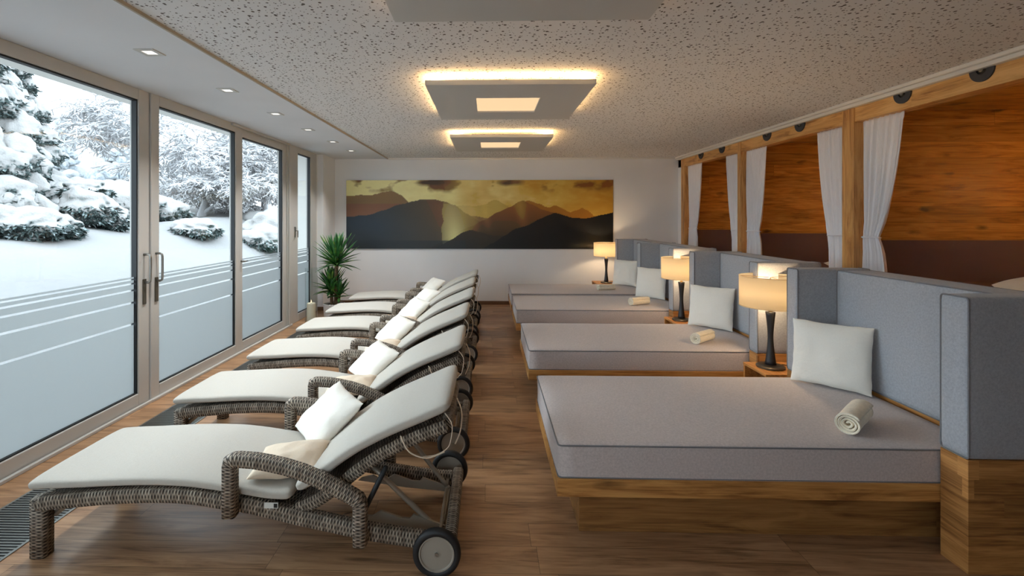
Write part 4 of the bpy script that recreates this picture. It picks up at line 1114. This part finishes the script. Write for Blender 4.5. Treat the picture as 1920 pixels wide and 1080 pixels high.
def conifer(label, loc, h, rb, seed, cat='tree', group=None, mat='evergreen', sub=4, dens=1.0, name='snowy_conifer'):
    rnd = random.Random(seed); root = empty(name, loc); tag(root, label, cat, group)
    b = MB(); nd_ = MB(); z = h * .10
    while z < h:
        t = z / h; r = rb * (1 - t) ** .8 + .12
        k = max(4, int((9 + 4 * (1 - t)) * dens)); a0 = rnd.uniform(0, 6)
        for i in range(k):
            a = a0 + 2 * pi * i / k + rnd.uniform(-.3, .3); rr = r * rnd.uniform(.6, 1.15)
            ln = rr * .46
            c = (cos(a) * rr * .58, sin(a) * rr * .58, z - rr * .16 + rnd.uniform(-.22, .22))
            clump(b, c, (ln * rnd.uniform(.85, 1.1), ln * rnd.uniform(.55, .8), .16 + .24 * rr * rnd.uniform(.6, 1.2)), sub, seed + z * 3 + i, rough=.30, rot=a, needles=nd_ if sub > 3 else None)
        z += (.26 + .30 * (1 - t)) * (h / 4.5) ** .5
    b.build('foliage', M[mat], root, smooth=True)
    if nd_.v: ob_ = nd_.build('needles', M['needles'], root); ob_['kind'] = 'stuff'
    t_ = MB(); t_.tube([(0, 0, -.3), (0, 0, h * .97)], [.10 * h / 4, .02], 8); t_.build('trunk', M['bark'], root)
    return root
def gz(x, y): return terrain_z(x, y)
conifer('tall dark conifer loaded with snow at the edge of the nearest pane', (-9.6, 8.9, gz(-9.6, 8.9) - .1), 4.3, 1.15, 3, group='big snow laden conifers', sub=4)
conifer('second tall snow laden conifer, just beyond the dark one', (-10.9, 10.9, gz(-10.9, 10.9)), 3.6, 1.0, 9, group='big snow laden conifers', sub=4)
bush('snowy_bush', 'rounded bush under a thick snow cap, in front of the dark conifer', (-7.9, 8.15, gz(-7.9, 8.15)), [(0, 0, .22, .52, .42, .34), (.05, .42, .18, .4, .3, .28), (-.35, -.3, .25, .45, .4, .36)], 4, group='snow capped bushes in the garden')
bush('snowy_bush', 'leaning snow capped bush beside the conifers', (-8.3, 9.7, gz(-8.3, 9.7)), [(0, 0, .45, .55, .42, .42), (-.2, .25, .85, .42, .36, .22), (.25, .35, .25, .3, .3, .35)], 14, group='snow capped bushes in the garden')
bush('snowy_bush', 'large snow mounded bush behind the leaning one', (-9.6, 12.2, gz(-9.6, 12.2)), [(0, 0, .5, 1.0, .9, .7), (.4, .9, .3, .8, .7, .5), (-.5, -.8, .5, .8, .7, .6)], 24, group='snow capped bushes in the garden')
bush('snowy_bush', 'low snow buried bush seen through the handled door', (-7.2, 11.6, gz(-7.2, 11.6)), [(0, 0, .12, .55, .5, .28), (-.5, .7, .1, .5, .5, .3)], 34, group='snow capped bushes in the garden')
bush('snowy_bush', 'snow buried shrub bank seen through the third pane', (-6.4, 14.0, gz(-6.4, 14.0)), [(0, 0, .3, .8, .8, .6), (-.7, 1.2, .3, .9, .8, .7), (.2, -1.0, .1, .6, .5, .4)], 44, group='snow capped bushes in the garden')
for i, (x, y, h) in enumerate(((-24, 30.5, 7.0), (-28.2, 31, 5.6), (-22.6, 35.0, 5.8), (-33, 33, 6.5), (-18.6, 33, 5.4))):
    conifer(('tallest distant hazy fir beyond the garden', 'distant fir just left of the tallest one', 'distant fir just right of the tallest one', 'distant fir at the far left of the garden', 'distant fir farthest right behind the bare trees')[i],
            (x, y, gz(x, y) - .3), h, 1.7, 60 + i, group='distant pale firs', mat='farfir', sub=3, dens=1.1, name='distant_fir')

def bare_tree(label, loc, h, seed, spread=1.0, depth=6, r0=.14, lean=(0, 0)):
    rnd = random.Random(seed); b = MB(); snow = MB()
    def grow(p, d, L, r, k):
        n = 3; pts = [p]; q = p.copy(); dd = d.copy()
        for i in range(n):
            dd = (dd + Vector((rnd.uniform(-.22, .22), rnd.uniform(-.22, .22), rnd.uniform(-.20, .10) + (.0 if k > 3 else -.05)))).normalized()
            q = q + dd * (L / n); pts.append(q.copy())
        rs = [r * (1 - .4 * i / n) for i in range(n + 1)]
        b.tube(pts, rs, 5 if k < 4 else 6, cap=False)
        if k < 6:
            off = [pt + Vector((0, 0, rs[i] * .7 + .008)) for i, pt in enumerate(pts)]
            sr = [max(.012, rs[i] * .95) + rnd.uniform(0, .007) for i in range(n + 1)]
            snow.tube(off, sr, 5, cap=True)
        if k <= 0: return
        m = 3 if k > 1 else 3
        for i in range(m):
            base = pts[-1] if i < 2 else pts[rnd.choice((1, 2))]
            a = rnd.uniform(0, 2 * pi); tilt = rnd.uniform(.35, .95)
            ax = Vector((cos(a), sin(a), rnd.uniform(-.2, .35))).normalized()
            nd = (dd * (1 - tilt * .55) + ax * tilt * spread).normalized()
            grow(base, nd, L * rnd.uniform(.66, .86), rs[-1] * rnd.uniform(.55, .70), k - 1)
    d0 = Vector((lean[0], lean[1], 1)).normalized()
    grow(Vector((0, 0, -.3)), d0, h * .27, r0, depth)
    root = empty('bare_tree', loc); tag(root, label, 'tree', 'snow covered bare trees')
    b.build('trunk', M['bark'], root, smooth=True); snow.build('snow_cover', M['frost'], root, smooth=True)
T = [('wide bare tree with a short trunk seen through the handled door', (-9.1, 15.0), 3.8, 5, 1.15, 8, .17),
     ('bare snowy tree at the right edge of the nearest pane', (-11.4, 15.6), 5.2, 6, .9, 7, .14),
     ('bare snowy tree seen through the third pane', (-7.6, 16.2), 4.4, 8, 1.0, 8, .15),
     ('tall bare snowy tree behind the wide one', (-10.6, 19.5), 6.4, 11, .9, 7, .18),
     ('bare snowy tree beside the outer wall', (-8.6, 20.0), 5.6, 12, .95, 7, .16)]
for lab, (x, y), h, sd, spd, dp, r0 in T:
    bare_tree(lab, (x, y, gz(x, y)), h, sd, spd, dp, r0)
